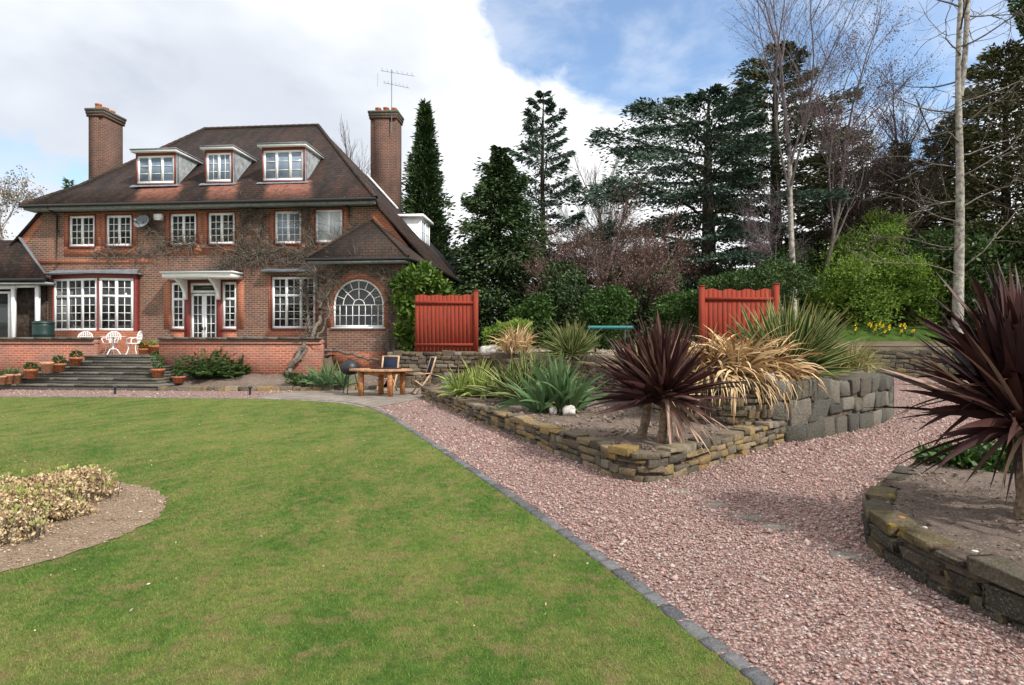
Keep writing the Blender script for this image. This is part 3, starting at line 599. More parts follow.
# side and back walls; the triangles under the long side slopes
UE = hu(408, -2.)+.45; ZE2 = 4.84; VB = 13.3
uLL, zLL = hp(13, 246, 0)
mb.quad((wR, 0, TZ-.3), (UE-.5, 0, TZ-.3), (UE-.5, 0, ZE2+.1), (wR, 0, WT)); mb.quad((wL, 0, TZ-.3), (wL, 0, WT), (uLL, 0, zLL-.1), (uLL, 0, TZ-.3))
mb.quad((UE-.5, 0, TZ-.6), (UE-.5, VB-.4, TZ-.6), (UE-.5, VB-.4, ZE2+.1), (UE-.5, 0, ZE2+.1)); mb.quad((uLL, 0, TZ-.6), (uLL, 0, zLL), (uLL, VB-.4, zLL), (uLL, VB-.4, TZ-.6)); mb.quad((uLL, VB-.4, TZ-.6), (uLL, VB-.4, zLL), (UE-.5, VB-.4, ZE2), (UE-.5, VB-.4, TZ-.6))
mb.build('wall', 'wall_brick', house)
# red brick dressings, 12 mm proud of the wall
mb = MB()
def dress(o, wd=.17, lint=.16, below=.1):
    a, b, c, d = o; y0, y1 = -.012, .03
    mb.box((a-wd, y0, c), (a, y1, d)); mb.box((b, y0, c), (b+wd, y1, d)); mb.box((a-wd, y0, d), (b+wd, y1, min(d+lint, WT-.01)))
    if below: mb.box((a-wd, y0, c-below), (b+wd, y1, c))
for o in UPR: dress(o, .26, .3, .42)
dress(GW, .16, .01, .5); dress((SLW[0], SRW[1], SLW[2], SLW[3]), .34, .05, 0)
mb.box((SLW[0], -.012, TZ), (SLW[1], .03, SLW[2])); mb.box((SRW[0], -.012, TZ), (SRW[1], .03, SRW[2]))
mb.box((wL, -.012, UPR[0][2]-.75), (UPR[1][1]+.9, .03, UPR[0][2]-.55))
# cut edges along the sloping verges
for (a, za, b, zb) in ((wR+.02, WT-.15, UE-.55, ZE2+.25), (uLL+.05, zLL, wL, WT-.12)):
    dx, dz = b-a, zb-za; L_ = math.hypot(dx, dz); n_ = np.array((dz, -dx))/L_; n_ *= -.42 if n_[1] > 0 else .42
    mb.add([(a, -.012, za), (b, -.012, zb), (b+n_[0], -.012, zb+n_[1]), (a+n_[0], -.012, za+n_[1])], [(0, 1, 2, 3)])
mb.build('brick_dressing', 'red_brick', house)
# windows -----------------------------------------------------------
def window(o, v, cas, cols, rows, glass='glass_dark', transom=None, fr=.10, bar=.024, sill=True, parent=house, reveal=True, name='window', tf=None):
    a, b, c, d = o; f = MB(); y0, y1 = v, v+.06
    def B(u0, u1, z0, z1, e=0.): f.box((u0, y0+e, z0), (u1, y1, z1))
    B(a, b, d-fr, d); B(a, b, c, c+fr); B(a, a+fr, c+fr, d-fr); B(b-fr, b, c+fr, d-fr)
    wd = (b-a)/cas; segs = [(c+fr, d-fr, rows)]
    if transom is not None:
        zt = c+(d-c)*transom; segs = [(c+fr, zt-fr/2, rows), (zt+fr/2, d-fr, tf or 1)]; B(a+fr, b-fr, zt-fr/2, zt+fr/2)
    for i in range(cas):
        x0 = a+fr if i == 0 else a+i*wd+fr*.55; x1 = b-fr if i == cas-1 else a+(i+1)*wd-fr*.55
        if i: B(a+i*wd-fr*.55, a+i*wd+fr*.55, c+fr, d-fr, -.008)
        for (z0, z1, nr) in segs:
            for j in range(1, cols): xx = x0+(x1-x0)*j/cols; B(xx-bar/2, xx+bar/2, z0, z1, .015)
            for j in range(1, nr): zz = z0+(z1-z0)*j/nr; B(x0, x1, zz-bar/2, zz+bar/2, .018)
    w_ = f.build(name, 'white_paint', parent)
    p = MB(); p.box((a+.02, v+.035, c+.02), (b-.02, v+.05, d-.02)); p.build('pane', glass, w_)
    if sill: s_ = MB(); s_.box((a-.05, v-.08, c-.06), (b+.05, v+.05, c)); s_.build('sill', 'maroon_paint', w_)
    return w_
for i, o in enumerate(UPR): window(o, .01, 2, 2 if i < 5 else 1, 4 if i < 5 else 1, ['glass_dark', 'glass_dark', 'glass_dark', 'glass_dark', 'glass_sky_curtain', 'glass_curtain'][i])
window(GW, .01, 3, 2, 4, transom=.64, tf=2); window(SLW, .01, 1, 2, 4, transom=.64, tf=2); window(SRW, .01, 1, 2, 4, transom=.64, tf=2)
# dark frame boards round the openings
for (a, b, c, d) in UPR+[GW]:
    mb = MB(); mb.box((a-.05, -.03, c-.02), (a, .04, d+.05)); mb.box((b, -.03, c-.02), (b+.05, .04, d+.05)); mb.box((a, -.03, d), (b, .04, d+.05)); mb.build('timber_surround', 'maroon_paint', house)
mb = MB(); mb.box((SLW[1]+.002, -.02, TZ), (DR[0]-.002, .05, SLW[3]+.06)); mb.box((DR[1]+.002, -.02, TZ), (SRW[0]-.002, .05, SLW[3]+.06)); mb.box((SLW[0]-.05, -.024, SLW[3]+.002), (SRW[1]+.05, .046, SLW[3]+.062)); mb.build('door_surround', 'maroon_paint', house)
# front door with fanlight
a, b, c, d = DR; lz = hp(200, 292.8, 0)[1]
window((a, b, lz, d), .01, 1, 1, 1, sill=False, name='fanlight')
mid = (a+b)/2
for (x0, x1, hx) in ((a, mid-.004, mid-.06), (mid+.004, b, mid+.06)):
    dd_ = window((x0, x1, c+.02, lz-.03), .05, 1, 2, 6, sill=False, fr=.10, name='door'); hb = MB(); hb.box((hx-.015, .0, c+1.02), (hx+.015, .05, c+1.16)); hb.build('handle', 'black_metal', dd_)
# canopy over the door
ca = MB(); cu0, cu1 = hp(162, 275, -.9)[0], hp(231, 275, -.9)[0]; cz = hp(200, 277.5, -.9)[1]
ca.box((cu0, -.9, cz), (cu1, -.015, cz+.20)); ca.box((cu0-.06, -.98, cz+.20), (cu1+.06, -.015, cz+.27)); can = ca.build('door_canopy', 'white_paint', house)
le = MB(); le.add([(cu0-.08, -1.0, cz+.272), (cu1+.08, -1.0, cz+.272), (cu1+.08, -.016, cz+.40), (cu0-.08, -.016, cz+.40)], [(0, 1, 2, 3)]); le.build('lead_top', 'lead', can)
for px in (186.5, 219.5):
    u = hu(px); br = MB(); th = np.linspace(0, math.pi/2, 10); R_ = .72; outer = [(-R_+R_*math.cos(t)-.02, cz-R_+R_*math.sin(t)+0) for t in th]
    inner = [(y, z) for y, z in outer]; poly = [(-.02, cz-.85)]+[(-.14-(.70)*(t_)**1.9, cz-.85+.85*t_**.75) for t_ in np.linspace(0, 1, 10)]+[(-.02, cz)]
    n_ = len(poly); V = [(u-.06, y, z) for y, z in poly]+[(u+.06, y, z) for y, z in poly]; br.add(V, [(i, (i+1) % n_, n_+(i+1) % n_, n_+i) for i in range(n_)]); br.add(V[:n_], [list(range(n_))]); br.add(V[n_:], [list(range(n_))[::-1]]); br.build('bracket', 'white_paint', can)
# shallow bay window on the left
bu0, bu1 = hu(55, -.2), hu(134, -.2); bm_ = hp(98, 300, -.62)[0]; bv = -.62
bay = MB(); bay.prism([(bu0-.1, .02), (bu0-.1, -.25), (bm_, bv-.06), (bu1+.1, -.25), (bu1+.1, .02)], TZ-.1, BZ0); bo = bay.build('bay_base', 'red_brick', house)
bt = MB(); bt.prism([(bu0-.1, .02), (bu0-.1, -.25), (bm_, bv-.06), (bu1+.1, -.25), (bu1+.1, .02)], BZ1, BZ1+.16); bt.prism([(bm_-.07, bv+.03), (bm_+.01, bv-.06), (bm_+.07, bv+.03)], BZ0, BZ1); bt.prism([(bu0-.1, .02), (bu0-.1, -.25), (bu0-.02, -.26), (bu0-.02, .02)], BZ0, BZ1); bt.prism([(bu1+.02, .02), (bu1+.02, -.26), (bu1+.1, -.25), (bu1+.1, .02)], BZ0, BZ1); bt.build('bay_timber', 'maroon_paint', house)
lr = MB(); lr.prism([(bu0-.3, .0), (bu0-.3, -.42), (bm_, bv-.3), (bu1+.3, -.42), (bu1+.3, .0)], BZ1+.162, BZ1+.22)
lr.add([(bu0-.3, -.42, BZ1+.222), (bm_, bv-.3, BZ1+.222), (bu1+.3, -.42, BZ1+.222), (bu1+.1, -.01, BZ1+.42), (bu0-.1, -.01, BZ1+.42)], [(0, 1, 2, 3, 4)]); lr.build('bay_roof', 'lead', house)
def canted(p, q, cas):
    L_ = math.hypot(q[0]-p[0], q[1]-p[1]); e = window((0, L_, BZ0+.01, BZ1-.01), 0, cas, 2, 4, transom=.66, tf=2, sill=False)
    e.location = (p[0], p[1], 0); e.rotation_euler.z = math.atan2(q[1]-p[1], q[0]-p[0])
canted((bu0-.01, -.245), (bm_-.055, bv+.0), 3); canted((bm_+.055, bv+.0), (bu1+.01, -.245), 2)
hd = MB(); hd.box((hu(265), -.35, GW[3]+.17), (hu(318), -.015, GW[3]+.23)); hd.add([(hu(265), -.36, GW[3]+.232), (hu(318), -.36, GW[3]+.232), (hu(318), -.014, GW[3]+.36), (hu(265), -.014, GW[3]+.36)], [(0, 1, 2, 3)]); hd.build('window_hood', 'lead', house)
# pavilion bay with the arched window
bv2 = -1.5; pu0, pu1 = hp(327, 300, bv2)[0], hp(406, 300, bv2)[0]
ac, az_ = hp(358.3, 305, bv2); ar = (hp(384, 300, bv2)[0]-hp(333, 300, bv2)[0])/2; ab = hp(358, 327.5, bv2)[1]; PZ0, PZ1 = .35, 4.8
th = np.linspace(0, math.pi, 25); arc = [(ac+ar*math.cos(t), az_+ar*math.sin(t)) for t in th]
mb = MB(); ztop = az_+ar+.02
mb.quad((pu0, bv2, PZ0), (pu1, bv2, PZ0), (pu1, bv2, ab), (pu0, bv2, ab)); mb.quad((pu0, bv2, ztop), (pu1, bv2, ztop), (pu1, bv2, PZ1), (pu0, bv2, PZ1))
mb.quad((pu0, bv2, ab), (ac-ar, bv2, ab), (ac-ar, bv2, ztop), (pu0, bv2, ztop)); mb.quad((ac+ar, bv2, ab), (pu1, bv2, ab), (pu1, bv2, ztop), (ac+ar, bv2, ztop))
for (x0, z0), (x1, z1) in zip(arc[:-1], arc[1:]):
    mb.quad((x0, bv2, z0), (x1, bv2, z1), (x1, bv2, ztop), (x0, bv2, ztop)); mb.quad((x0, bv2, z0), (x0, bv2+.15, z0), (x1, bv2+.15, z1), (x1, bv2, z1))
for x in (ac-ar, ac+ar): mb.quad((x, bv2, ab), (x, bv2+.15, ab), (x, bv2+.15, az_), (x, bv2, az_))
mb.quad((ac-ar, bv2, ab), (ac+ar, bv2, ab), (ac+ar, bv2+.15, ab), (ac-ar, bv2+.15, ab))
mb.quad((pu1, bv2, PZ0), (pu1, .0, PZ0), (pu1, .0, PZ1), (pu1, bv2, PZ1)); mb.quad((pu0, bv2, PZ0), (pu0, bv2, PZ1), (pu0, .0, PZ1), (pu0, .0, PZ0)); mb.build('pavilion_wall', 'wall_brick', house)
mb = MB()
def ring(mb, r0, r1, y0, y1, t0=0, t1=math.pi, n=24):
    th = np.linspace(t0, t1, n+1)
    for p, q in zip(th[:-1], th[1:]):
        P4 = [(ac+r*math.cos(t), az_+r*math.sin(t)) for r, t in ((r0, p), (r1, p), (r1, q), (r0, q))]; V = [(x, y0, z) for x, z in P4]+[(x, y1, z) for x, z in P4]
        mb.add(V, [(0, 1, 2, 3), (4, 7, 6, 5), (0, 3, 7, 4), (1, 5, 6, 2)])
ring(mb, ar, ar+.24, bv2-.012, bv2+.05); mb.box((ac-ar-.24, bv2-.012, ab), (ac-ar, bv2+.05, az_)); mb.box((ac+ar, bv2-.012, ab), (ac+ar+.24, bv2+.05, az_)); mb.box((ac-ar-.1, bv2-.012, ab-.12), (ac+ar+.1, bv2+.05, ab)); mb.box((pu0+.02, bv2-.012, PZ0), (pu1-.02, bv2+.05, 1.25)); mb.build('arch_dressing', 'red_brick', house)
f = MB(); y0, y1 = bv2+.05, bv2+.11; ring(f, ar-.075, ar, y0, y1)
f.box((ac-ar, y0, ab), (ac-ar+.075, y1, az_)); f.box((ac+ar-.075, y0, ab), (ac+ar, y1, az_)); f.box((ac-ar+.075, y0, ab), (ac+ar-.075, y1, ab+.09))
for rr in (.62, .22): ring(f, ar*rr-.013, ar*rr+.013, y0+.015, y1-.01)
for k in range(1, 8):
    t = math.pi*k/8; r0 = ar*.22 if k % 2 == 0 else ar*.62
    f.bar((ac+r0*math.cos(t), y0+.03, az_+r0*math.sin(t)), (ac+(ar-.06)*math.cos(t), y0+.03, az_+(ar-.06)*math.sin(t)), .026, .03, (0, 1, 0))
for zz in (az_-.012, (az_+ab)/2+.02): f.box((ac-ar+.07, y0+.012, zz), (ac+ar-.07, y1-.012, zz+.026))
for k in range(1, 8): x = ac-ar+2*ar*k/8; f.box((x-.012, y0+.018, ab+.09), (x+.012, y1-.014, az_-.012))
aw = f.build('arched_window', 'white_paint', house); p = MB(); p.add([(x, bv2+.10, z) for x, z in arc]+[(ac-ar, bv2+.10, ab), (ac+ar, bv2+.10, ab)], [list(range(len(arc)+2))]); p.build('pane', 'glass_dark', aw)
s_ = MB(); s_.box((ac-ar-.06, bv2-.07, ab-.05), (ac+ar+.06, bv2+.06, ab+.015)); s_.build('sill', 'white_paint', aw)
# roofs ----------------------------------------------------------------
drm = [(137, 174.5, 156, 183), (206, 231.5, 153, 181.5), (263, 303.5, 150.5, 180)]
DV = .68
DORM = [rect(r, DV) for r in drm]
tilemat('roof_tile', (.044, .026, .021), (.072, .033, .024), (.012, .010, .0095), [(a+.1, b+.25, c+.02, -.55) for a, b, c, d in DORM])
tilemat('pavilion_tile', (.058, .037, .029), (.088, .050, .037), (.022, .018, .016))
def roofsheet(name, polys, mat, parent=house, th=.1):
    mb = MB()
    for p in polys: mb.quad(*p)
    o = mb.build(name, mat, parent, weld=True)
    bm = bmesh.new(); bm.from_mesh(o.data)
    for f_ in bm.faces:
        if f_.normal.z < 0: f_.normal_flip()
    bm.to_mesh(o.data); bm.free()
    s = o.modifiers.new('thickness', 'SOLIDIFY'); s.thickness = th; s.offset = -1
    return o
VM = 1.1; zm = slope_z(VM)-.14; fm = (VM+.6)/(RV+.6)
mL = (uEL+(uRL-uEL)*fm, VM, zm-.1); mR = (uER+(uRR-uER)*fm, VM, zm+.08)
RL, RR = (uRL, RV, RZ), (uRR, RV, RZ); eL, eR = (uEL, -.6, EZ), (uER, -.6, EZ)
VBK = 2*RV+.6; lowF = (UE, -.15, ZE2); lowB = (UE, VB, ZE2); lF = (uLL-.2, -.15, zLL-.15); lB = (uLL-.2, VB, zLL-.15); eR2 = (uER+.03, -.15, EZ-.30); eL2 = (uEL+.5, -.15, EZ-.1)
back = (uER-.4, VBK, EZ)
mk = lambda a, b: tuple((np.array(a)+np.array(b))/2)
roof = roofsheet('roof', [(eL, eR, mR, mL), (mL, mR, RR, RL), (eR, eR2, mR), (mR, eR2, lowF, lowB, RR), (eL, mL, eL2), (mL, RL, lB, lF, eL2), (RL, RR, lowB, lB)], 'roof_tile')
# ridge and hip tiles
mb = MB()
def ridge(p, q, r=.10):
    n_ = max(2, int(np.linalg.norm(np.array(q)-np.array(p))/.33)); pts = np.linspace(p, q, n_+1)
    for a_, b_ in zip(pts[:-1], pts[1:]): mb.tube([a_, b_], [r, r*.86], 7, False)
ridge(RL, RR); ridge(RR, mR); ridge(mR, eR); ridge(RL, mL); ridge(mL, eL); mb.build('ridge_tile', 'pavilion_tile', roof)
# eaves: soffit, fascia, gutter
mb = MB(); mb.box((uEL+.12, -.56, EZ-.20), (uER-.06, .02, EZ-.16)); mb.box((uEL+.12, -.575, EZ-.16), (uER-.06, -.53, EZ-.06)); mb.build('soffit', 'soffit', house)
mb = MB(); mb.tube([(uEL+.05, -.66, EZ-.06), (uER+.02, -.66, EZ-.06)], .065, 8); mb.build('gutter', 'black_metal', house)
def pipe(px, y0, y1, v=-.10):
    u, za = hp(px, y0, v); zb = hp(px, y1, v)[1]; mb = MB(); mb.tube([(u, -.6, za+.25), (u, -.5, za+.1), (u, v, za-.05), (u, v, zb)], .05, 8)
    for zz in np.arange(zb+.3, za, 1.4): mb.tube([(u, v, zz), (u, v, zz+.06)], .065, 8)
    mb.build('downpipe', 'black_metal', house)
pipe(57, 214, 271); pipe(349, 206, 223)
# dormers
for (a, b, c, d) in DORM:
    zb = slope_z(DV)-.12; zt = d+.12; vt = (zt-EZ)/SL-.6
    mb = MB(); mb.quad((b+.06, DV+.02, zb), (b+.06, vt, zt), (b+.06, DV+.02, zt)); mb.quad((a-.06, DV+.02, zb), (a-.06, DV+.02, zt), (a-.06, vt, zt)); mb.box((a-.06, DV+.12, zb), (b+.06, DV+.2, zt)); dm = mb.build('dormer', 'render_grey', house)
    mb = MB(); mb.box((a-.045, DV-.02, c-.05), (a+.0, DV+.12, zt)); mb.box((b, DV-.02, c-.05), (b+.045, DV+.12, zt)); mb.box((a, DV-.02, d), (b, DV+.12, zt)); mb.box((a, DV-.02, c-.05), (b, DV+.12, c)); mb.build('dormer_frame', 'maroon_paint', dm)
    mb = MB(); mb.box((a-.17, DV-.18, zt), (b+.17, vt+.35, zt+.09)); mb.build('flat_roof', 'white_paint', dm)
    mb = MB(); mb.box((a-.20, DV-.21, zt+.092), (b+.20, vt+.42, zt+.14)); mb.build('lead_roof', 'lead', dm)
    mb = MB(); mb.add([(a-.25, DV-.16, slope_z(DV-.16)+.02), (b+.25, DV-.16, slope_z(DV-.16)+.02), (b+.25, DV+.02, c-.04), (a-.25, DV+.02, c-.04)], [(0, 1, 2, 3)]); mb.build('lead_apron', 'lead', dm)
    w_ = window((a, b, c, d), DV+.02, 3 if b-a > 1.3 else 2, 1 if b-a > 1.3 else 2, 3, 'glass_sky_curtain', sill=False); w_.parent = house
# side dormer on the long right slope
vd0, vd1 = 5.6, 7.6; su = hp(420, 230, vd0)[0]; sz0 = hp(420, 250, vd0)[1]-.1; sz1 = hp(400, 217.5, vd0)[1]
mb = MB(); mb.box((su-2.2, vd0, sz0-.3), (su, vd1, sz1)); sdm = mb.build('side_dormer', 'white_paint', house); mb = MB(); mb.box((su-2.3, vd0-.2, sz1), (su+.22, vd1+.2, sz1+.13)); mb.build('flat_roof', 'white_paint', sdm)
e = window((0, vd1-vd0-.1, sz0, sz1-.05), 0, 2, 2, 3, 'glass_sky_curtain', sill=False); e.location = (su+.06, vd0+.05, 0); e.rotation_euler.z = R(90)
# pavilion roof
pA = (hp(372, 219, .0)[0], .0, hp(372, 219, 0)[1]); pe0, pe1 = hp(306, 258.5, -2.0)[0], hp(408, 256, -2.0)[0]; pz = hp(360, 257.5, -2)[1]
roofsheet('pavilion_roof', [((pe0, -2, pz), (pe1, -2, pz), pA), ((pe0, -2, pz), pA, (pe0+.3, 0, pz)), ((pe1, -2, pz), (UE, -.0, ZE2), pA)], 'pavilion_tile', th=.08)
mb = MB(); mb.tube([(pe0, -2.06, pz-.07), (pe1, -2.06, pz-.07)], .06, 8); mb.tube([(pe1, -2.06, pz-.07), (UE+.05, 0, ZE2-.07), (UE+.05, VB, ZE2-.07)], .06, 8); mb.build('gutter', 'black_metal', house)
mb = MB(); mb.box((pe0+.1, -1.95, pz-.20), (pe1-.05, -1.3, pz-.13)); mb.box((pe0+.1, -1.3, pz-.20), (pe0+.7, 0, pz-.13)); mb.build('soffit', 'soffit', house)
mb = MB(); ridge(pA, (pe1, -2, pz+.02), .07); ridge(pA, (pe0, -2, pz+.02), .07); mb.build('ridge_tile', 'pavilion_tile', house)
# chimneys
def chimney(u0, u1, v0, v1, zb, zt, pots, lead=None):
    mb = MB(); mb.box((u0, v0, zb), (u1, v1, zt-.35)); mb.box((u0+.18*(u1-u0), v0-.06, zb), (u0+.72*(u1-u0), v1+.06, zt-.36)); mb.box((u0-.05, v0-.10, zt-.5), (u1+.05, v1+.10, zt-.35)); ch = mb.build('chimney', 'chimney_brick', roof)
    mb = MB(); mb.box((u0-.08, v0-.12, zt-.35), (u1+.08, v1+.12, zt-.2)); mb.box((u0-.11, v0-.15, zt-.2), (u1+.11, v1+.15, zt-.08)); mb.build('chimney_cap', 'coping_stone', ch)
    for (x, y) in pots: p = MB(); p.lathe([(.17, zt-.08), (.14, zt+.16), (.17, zt+.18), (.17, zt+.24), (.12, zt+.24), (.1, zt)], (x, y, 0), 14); p.build('chimney_pot', 'terracotta', ch)
    return ch
v0 = 7.4; u0, zt = hp(370.5, 111, v0); u1 = hp(396.5, 111, v0)[0]; zt += .05
chimney(u0, u1, v0, v0+1.0, 7, zt, [(u0+.3, v0+.4), (u0+.75, v0+.4), (u1-.28, v0+.5)])
uc1, zc1 = u0, zt
pz_ = lambda u: RZ+(u-uRR)*(ZE2-RZ)/(UE-uRR)
mb = MB(); mb.bar((u0-.12, v0-.14, pz_(u0-.12)+.12), (u1+.1, v0-.14, pz_(u1+.1)+.12), .1, .22, (0, 1, 0)); mb.build('chimney_flashing', 'white_paint', roof)
v0 = 5.4; u1, zt = hp(103.5, 107, v0); u0 = hp(88.5, 107, v0)[0]; chimney(u0, u1, v0, v0+1.4, 7, zt, [(u0+.4, v0+.2), (u0+.4, v0+.7), (u0+.4, v0+1.15)])
# left wing with veranda
av = -.85; au1, azE = hp(46, 278, av); aw0 = au1-11; apx = hp(20, 240, -.0)
roofsheet('wing_roof', [((aw0, av, azE), (au1, av, azE), (apx[0], -.02, apx[1]), (aw0, -.02, apx[1])), ((au1, av, azE), (hu(50), -.02, azE), (apx[0], -.02, apx[1]))], 'roof_tile')
mb = MB(); mb.bar((apx[0]+.05, -.03, apx[1]+.12), (hu(49), -.1, azE+.1), .22, .05); mb.build('wing_flashing', 'lead', house)
mb = MB(); mb.tube([(aw0, av-.06, azE-.07), (au1, av-.06, azE-.07)], .06, 8); mb.build('gutter', 'black_metal', house)
mb = MB(); mb.box((aw0, -.12, TZ), (hu(48), -.05, azE)); mb.build('wing_wall', 'dark_bark', house)
for px in (13.5, 37.5):
    u = hp(px, 300, av+.35)[0]; mb = MB(); mb.box((u-.07, av+.29, TZ), (u+.07, av+.43, azE-.25)); mb.build('veranda_post', 'white_paint', house)
mb = MB(); u = hp(37.5, 300, av+.35)[0]; mb.box((aw0, av+.28, azE-.42), (u-1.0, av+.44, azE-.27)); mb.box((u-.95, av+.29, azE-.36), (u, av+.43, azE-.27)); mb.build('veranda_beam', 'white_paint', house)
window((hp(-60, 300, av+.5)[0], hp(10, 300, av+.5)[0], TZ+.05, azE-.5), av+.5, 4, 1, 1, 'glass_dark', sill=False)
mb = MB(); mb.box((aw0, av+.1, azE-.25), (au1-.1, -.1, azE-.15)); mb.build('wing_soffit', 'soffit', house)
# things fixed to the house but bought separately
u, z = hp(142, 221.5, -.35); x, y = h2w(u, -.35)
dish = thing('satellite_dish', 'grey oval satellite dish on the upper wall between two windows', 'satellite dish', (x, y, z), -TH)
mb = MB(); th = np.linspace(0, 2*math.pi, 28, endpoint=False); rs = np.linspace(0, 1, 6)
V = [(.40*r*math.cos(t), -.12*(1-r*r)*-1-.03, .29*r*math.sin(t)) for r in rs for t in th]; mb.add(V, [(i*28+j, i*28+(j+1) % 28, (i+1)*28+(j+1) % 28, (i+1)*28+j) for i in range(5) for j in range(28)]); o = mb.build('reflector', 'lead', dish, True); o.rotation_euler = (R(-18), 0, R(-12))
mb = MB(); mb.tube([(0, .05, -.02), (0, .34, -.12)], .025, 6); mb.tube([(0, -.05, -.28), (0, -.40, -.05)], .014, 6); mb.build('arm', 'black_metal', dish); mb = MB(); mb.lathe([(0, -.05), (.045, -.04), (.045, .05), (0, .06)], (0, -.41, -.03), 10); mb.build('receiver', 'lead', dish)
u, z = hp(158.5, 216.5, -.15); x, y = h2w(u, -.12); mb = MB(); mb.box((-.17, -.1, -.12), (.17, .1, .10)); mb.box((-.14, -.12, -.16), (.14, .1, -.12)); tag(mb.build('alarm_box', 'white_paint', None, loc=(x, y, z), rotz=-TH), 'small white box under the eaves right of the satellite dish', 'alarm box')
u, z = uc1+1.2, zc1-1.0; x, y = h2w(u, 7.3)
ae = thing('tv_aerial', 'thin metal television aerial on a mast fixed to the right chimney', 'aerial', (x, y, z)); mb = MB(); mb.tube([(0, 0, -.3), (0, 0, 3.1)], .022, 5); mb.build('mast', 'lead', ae)
mb = MB()
for zz, ln in ((3.0, 1.2), (2.35, .9)):
    mb.tube([(-.5*ln, 0, zz+.05), (1.0*ln, .3, zz-.12)], .012, 4)
    for k in np.linspace(-.4, .9, 7): mb.tube([(k*ln, -.22+.2*k, zz-.1*k+.02), (k*ln, .22+.2*k, zz-.1*k+.02)], .007, 4)
mb.tube([(-.75, 0, 2.9), (-.75, 0, 2.2)], .008, 4); mb.build('antenna', 'lead', ae)

# parapet walls and steps --------------------------------------------------
def parapet(u0, u1, v, z0, z1, label):
    x, y = h2w(u0, v); r = thing('brick_parapet', label, 'brick wall', (x, y, 0), -TH); L_ = u1-u0; mb = MB(); mb.box((0, -.12, z0), (L_, .12, z1-.09)); mb.box((0, -.15, z1-.26), (L_, .15, z1-.20)); mb.build('brickwork', 'parapet_brick', r)
    cb = MB(); s = 0
    while s < L_: e = min(L_, s+rng.uniform(.5, .9)); cb.box((s+.004, -.19, z1-.09), (e-.004, .19, z1+rng.uniform(-.006, .006))); s = e
    cb.build('coping', 'coping_stone', r)
parapet(hp(-90, 340, -2.95)[0], hp(97, 340, -2.95)[0], -2.95, -.05, 1.80, 'red brick terrace wall with grey coping left of the steps')
parapet(hp(161, 340, -2.95)[0], hp(323, 340, -2.95)[0], -2.95, .1, 1.80, 'red brick terrace wall with grey coping right of the steps')
RS, TR, SV0 = .185, .42, -5.47
st = thing('stone_steps', 'six broad dark stone steps rising from the path to the terrace', 'steps', (HO[0], HO[1], 0), -TH)
sl = [-40, -8, 18, 38, 60, 84]
for k in range(6):
    v0, v1 = SV0+TR*k, (-2.6 if k == 5 else SV0+TR*(k+1)+.02)
    if k < 5: v1 = -3.12
    ua = hp(sl[k], 360, v0)[0]; ub = hp([161, 158, 155, 153, 152, 151][k], 360, v0)[0]
    z1 = RS*(k+1); z0 = RS*k+.001 if k else -.05
    mb = MB(); s = ua
    while s < ub: e = min(ub, s+rng.uniform(.8, 1.4)); mb.box((s+.004, v0-.03, z1-.06), (e-.004, v1, z1+rng.uniform(-.004, .004))); s = e
    mb.box((ua+.02, v0, z0), (ub-.02, v1-.01, z1-.06)); mb.build('step', 'step_stone', st)
poly_sheet('terrace', [h2w(-14, -2.8), h2w(hu(322, -2.8), -2.8), h2w(hu(322, -2.8), .1), h2w(-14, .1)], TZ+.012, 'flag_stone')
# planting bed before the right parapet
bp = [h2w(hp(163, 380, -5)[0], -5.35), h2w(hp(300, 380, -5)[0], -5.0), (-5.6, 20.3), (-4.4, 20.6), (-4.4, 21.4), h2w(hu(408, -1.4), -1.42), h2w(hu(326, -1.4), -1.42), h2w(hu(323, -3), -3.0), h2w(hp(163, 380, -3)[0], -3.0)]
def hbz(x, y):
    v = (x-HO[0])*ST+(y-HO[1])*CT; u = (x-HO[0])*CT-(y-HO[1])*ST; e = np.interp(u, [-3.5, 1.5, 7.7], [5.35, 5.0, 4.25]); return .07+.40*np.clip((v+e)/np.maximum(e-2.9, .8), 0, 1)
soil_bed('house_bed_soil', bp, hbz)
stone_wall('bed_edging', smooth_line([h2w(hp(160, 380, -5.4)[0], -5.42), h2w(hp(240, 380, -5.2)[0], -5.3), h2w(hp(300, 380, -5)[0], -5.05), (-5.6, 20.2), (-4.5, 20.45)], .2), -.02, .14, .2, .12, .2, .5, 'bed_stone', 'low row of rough stones edging the bed below the terrace', 'edging')

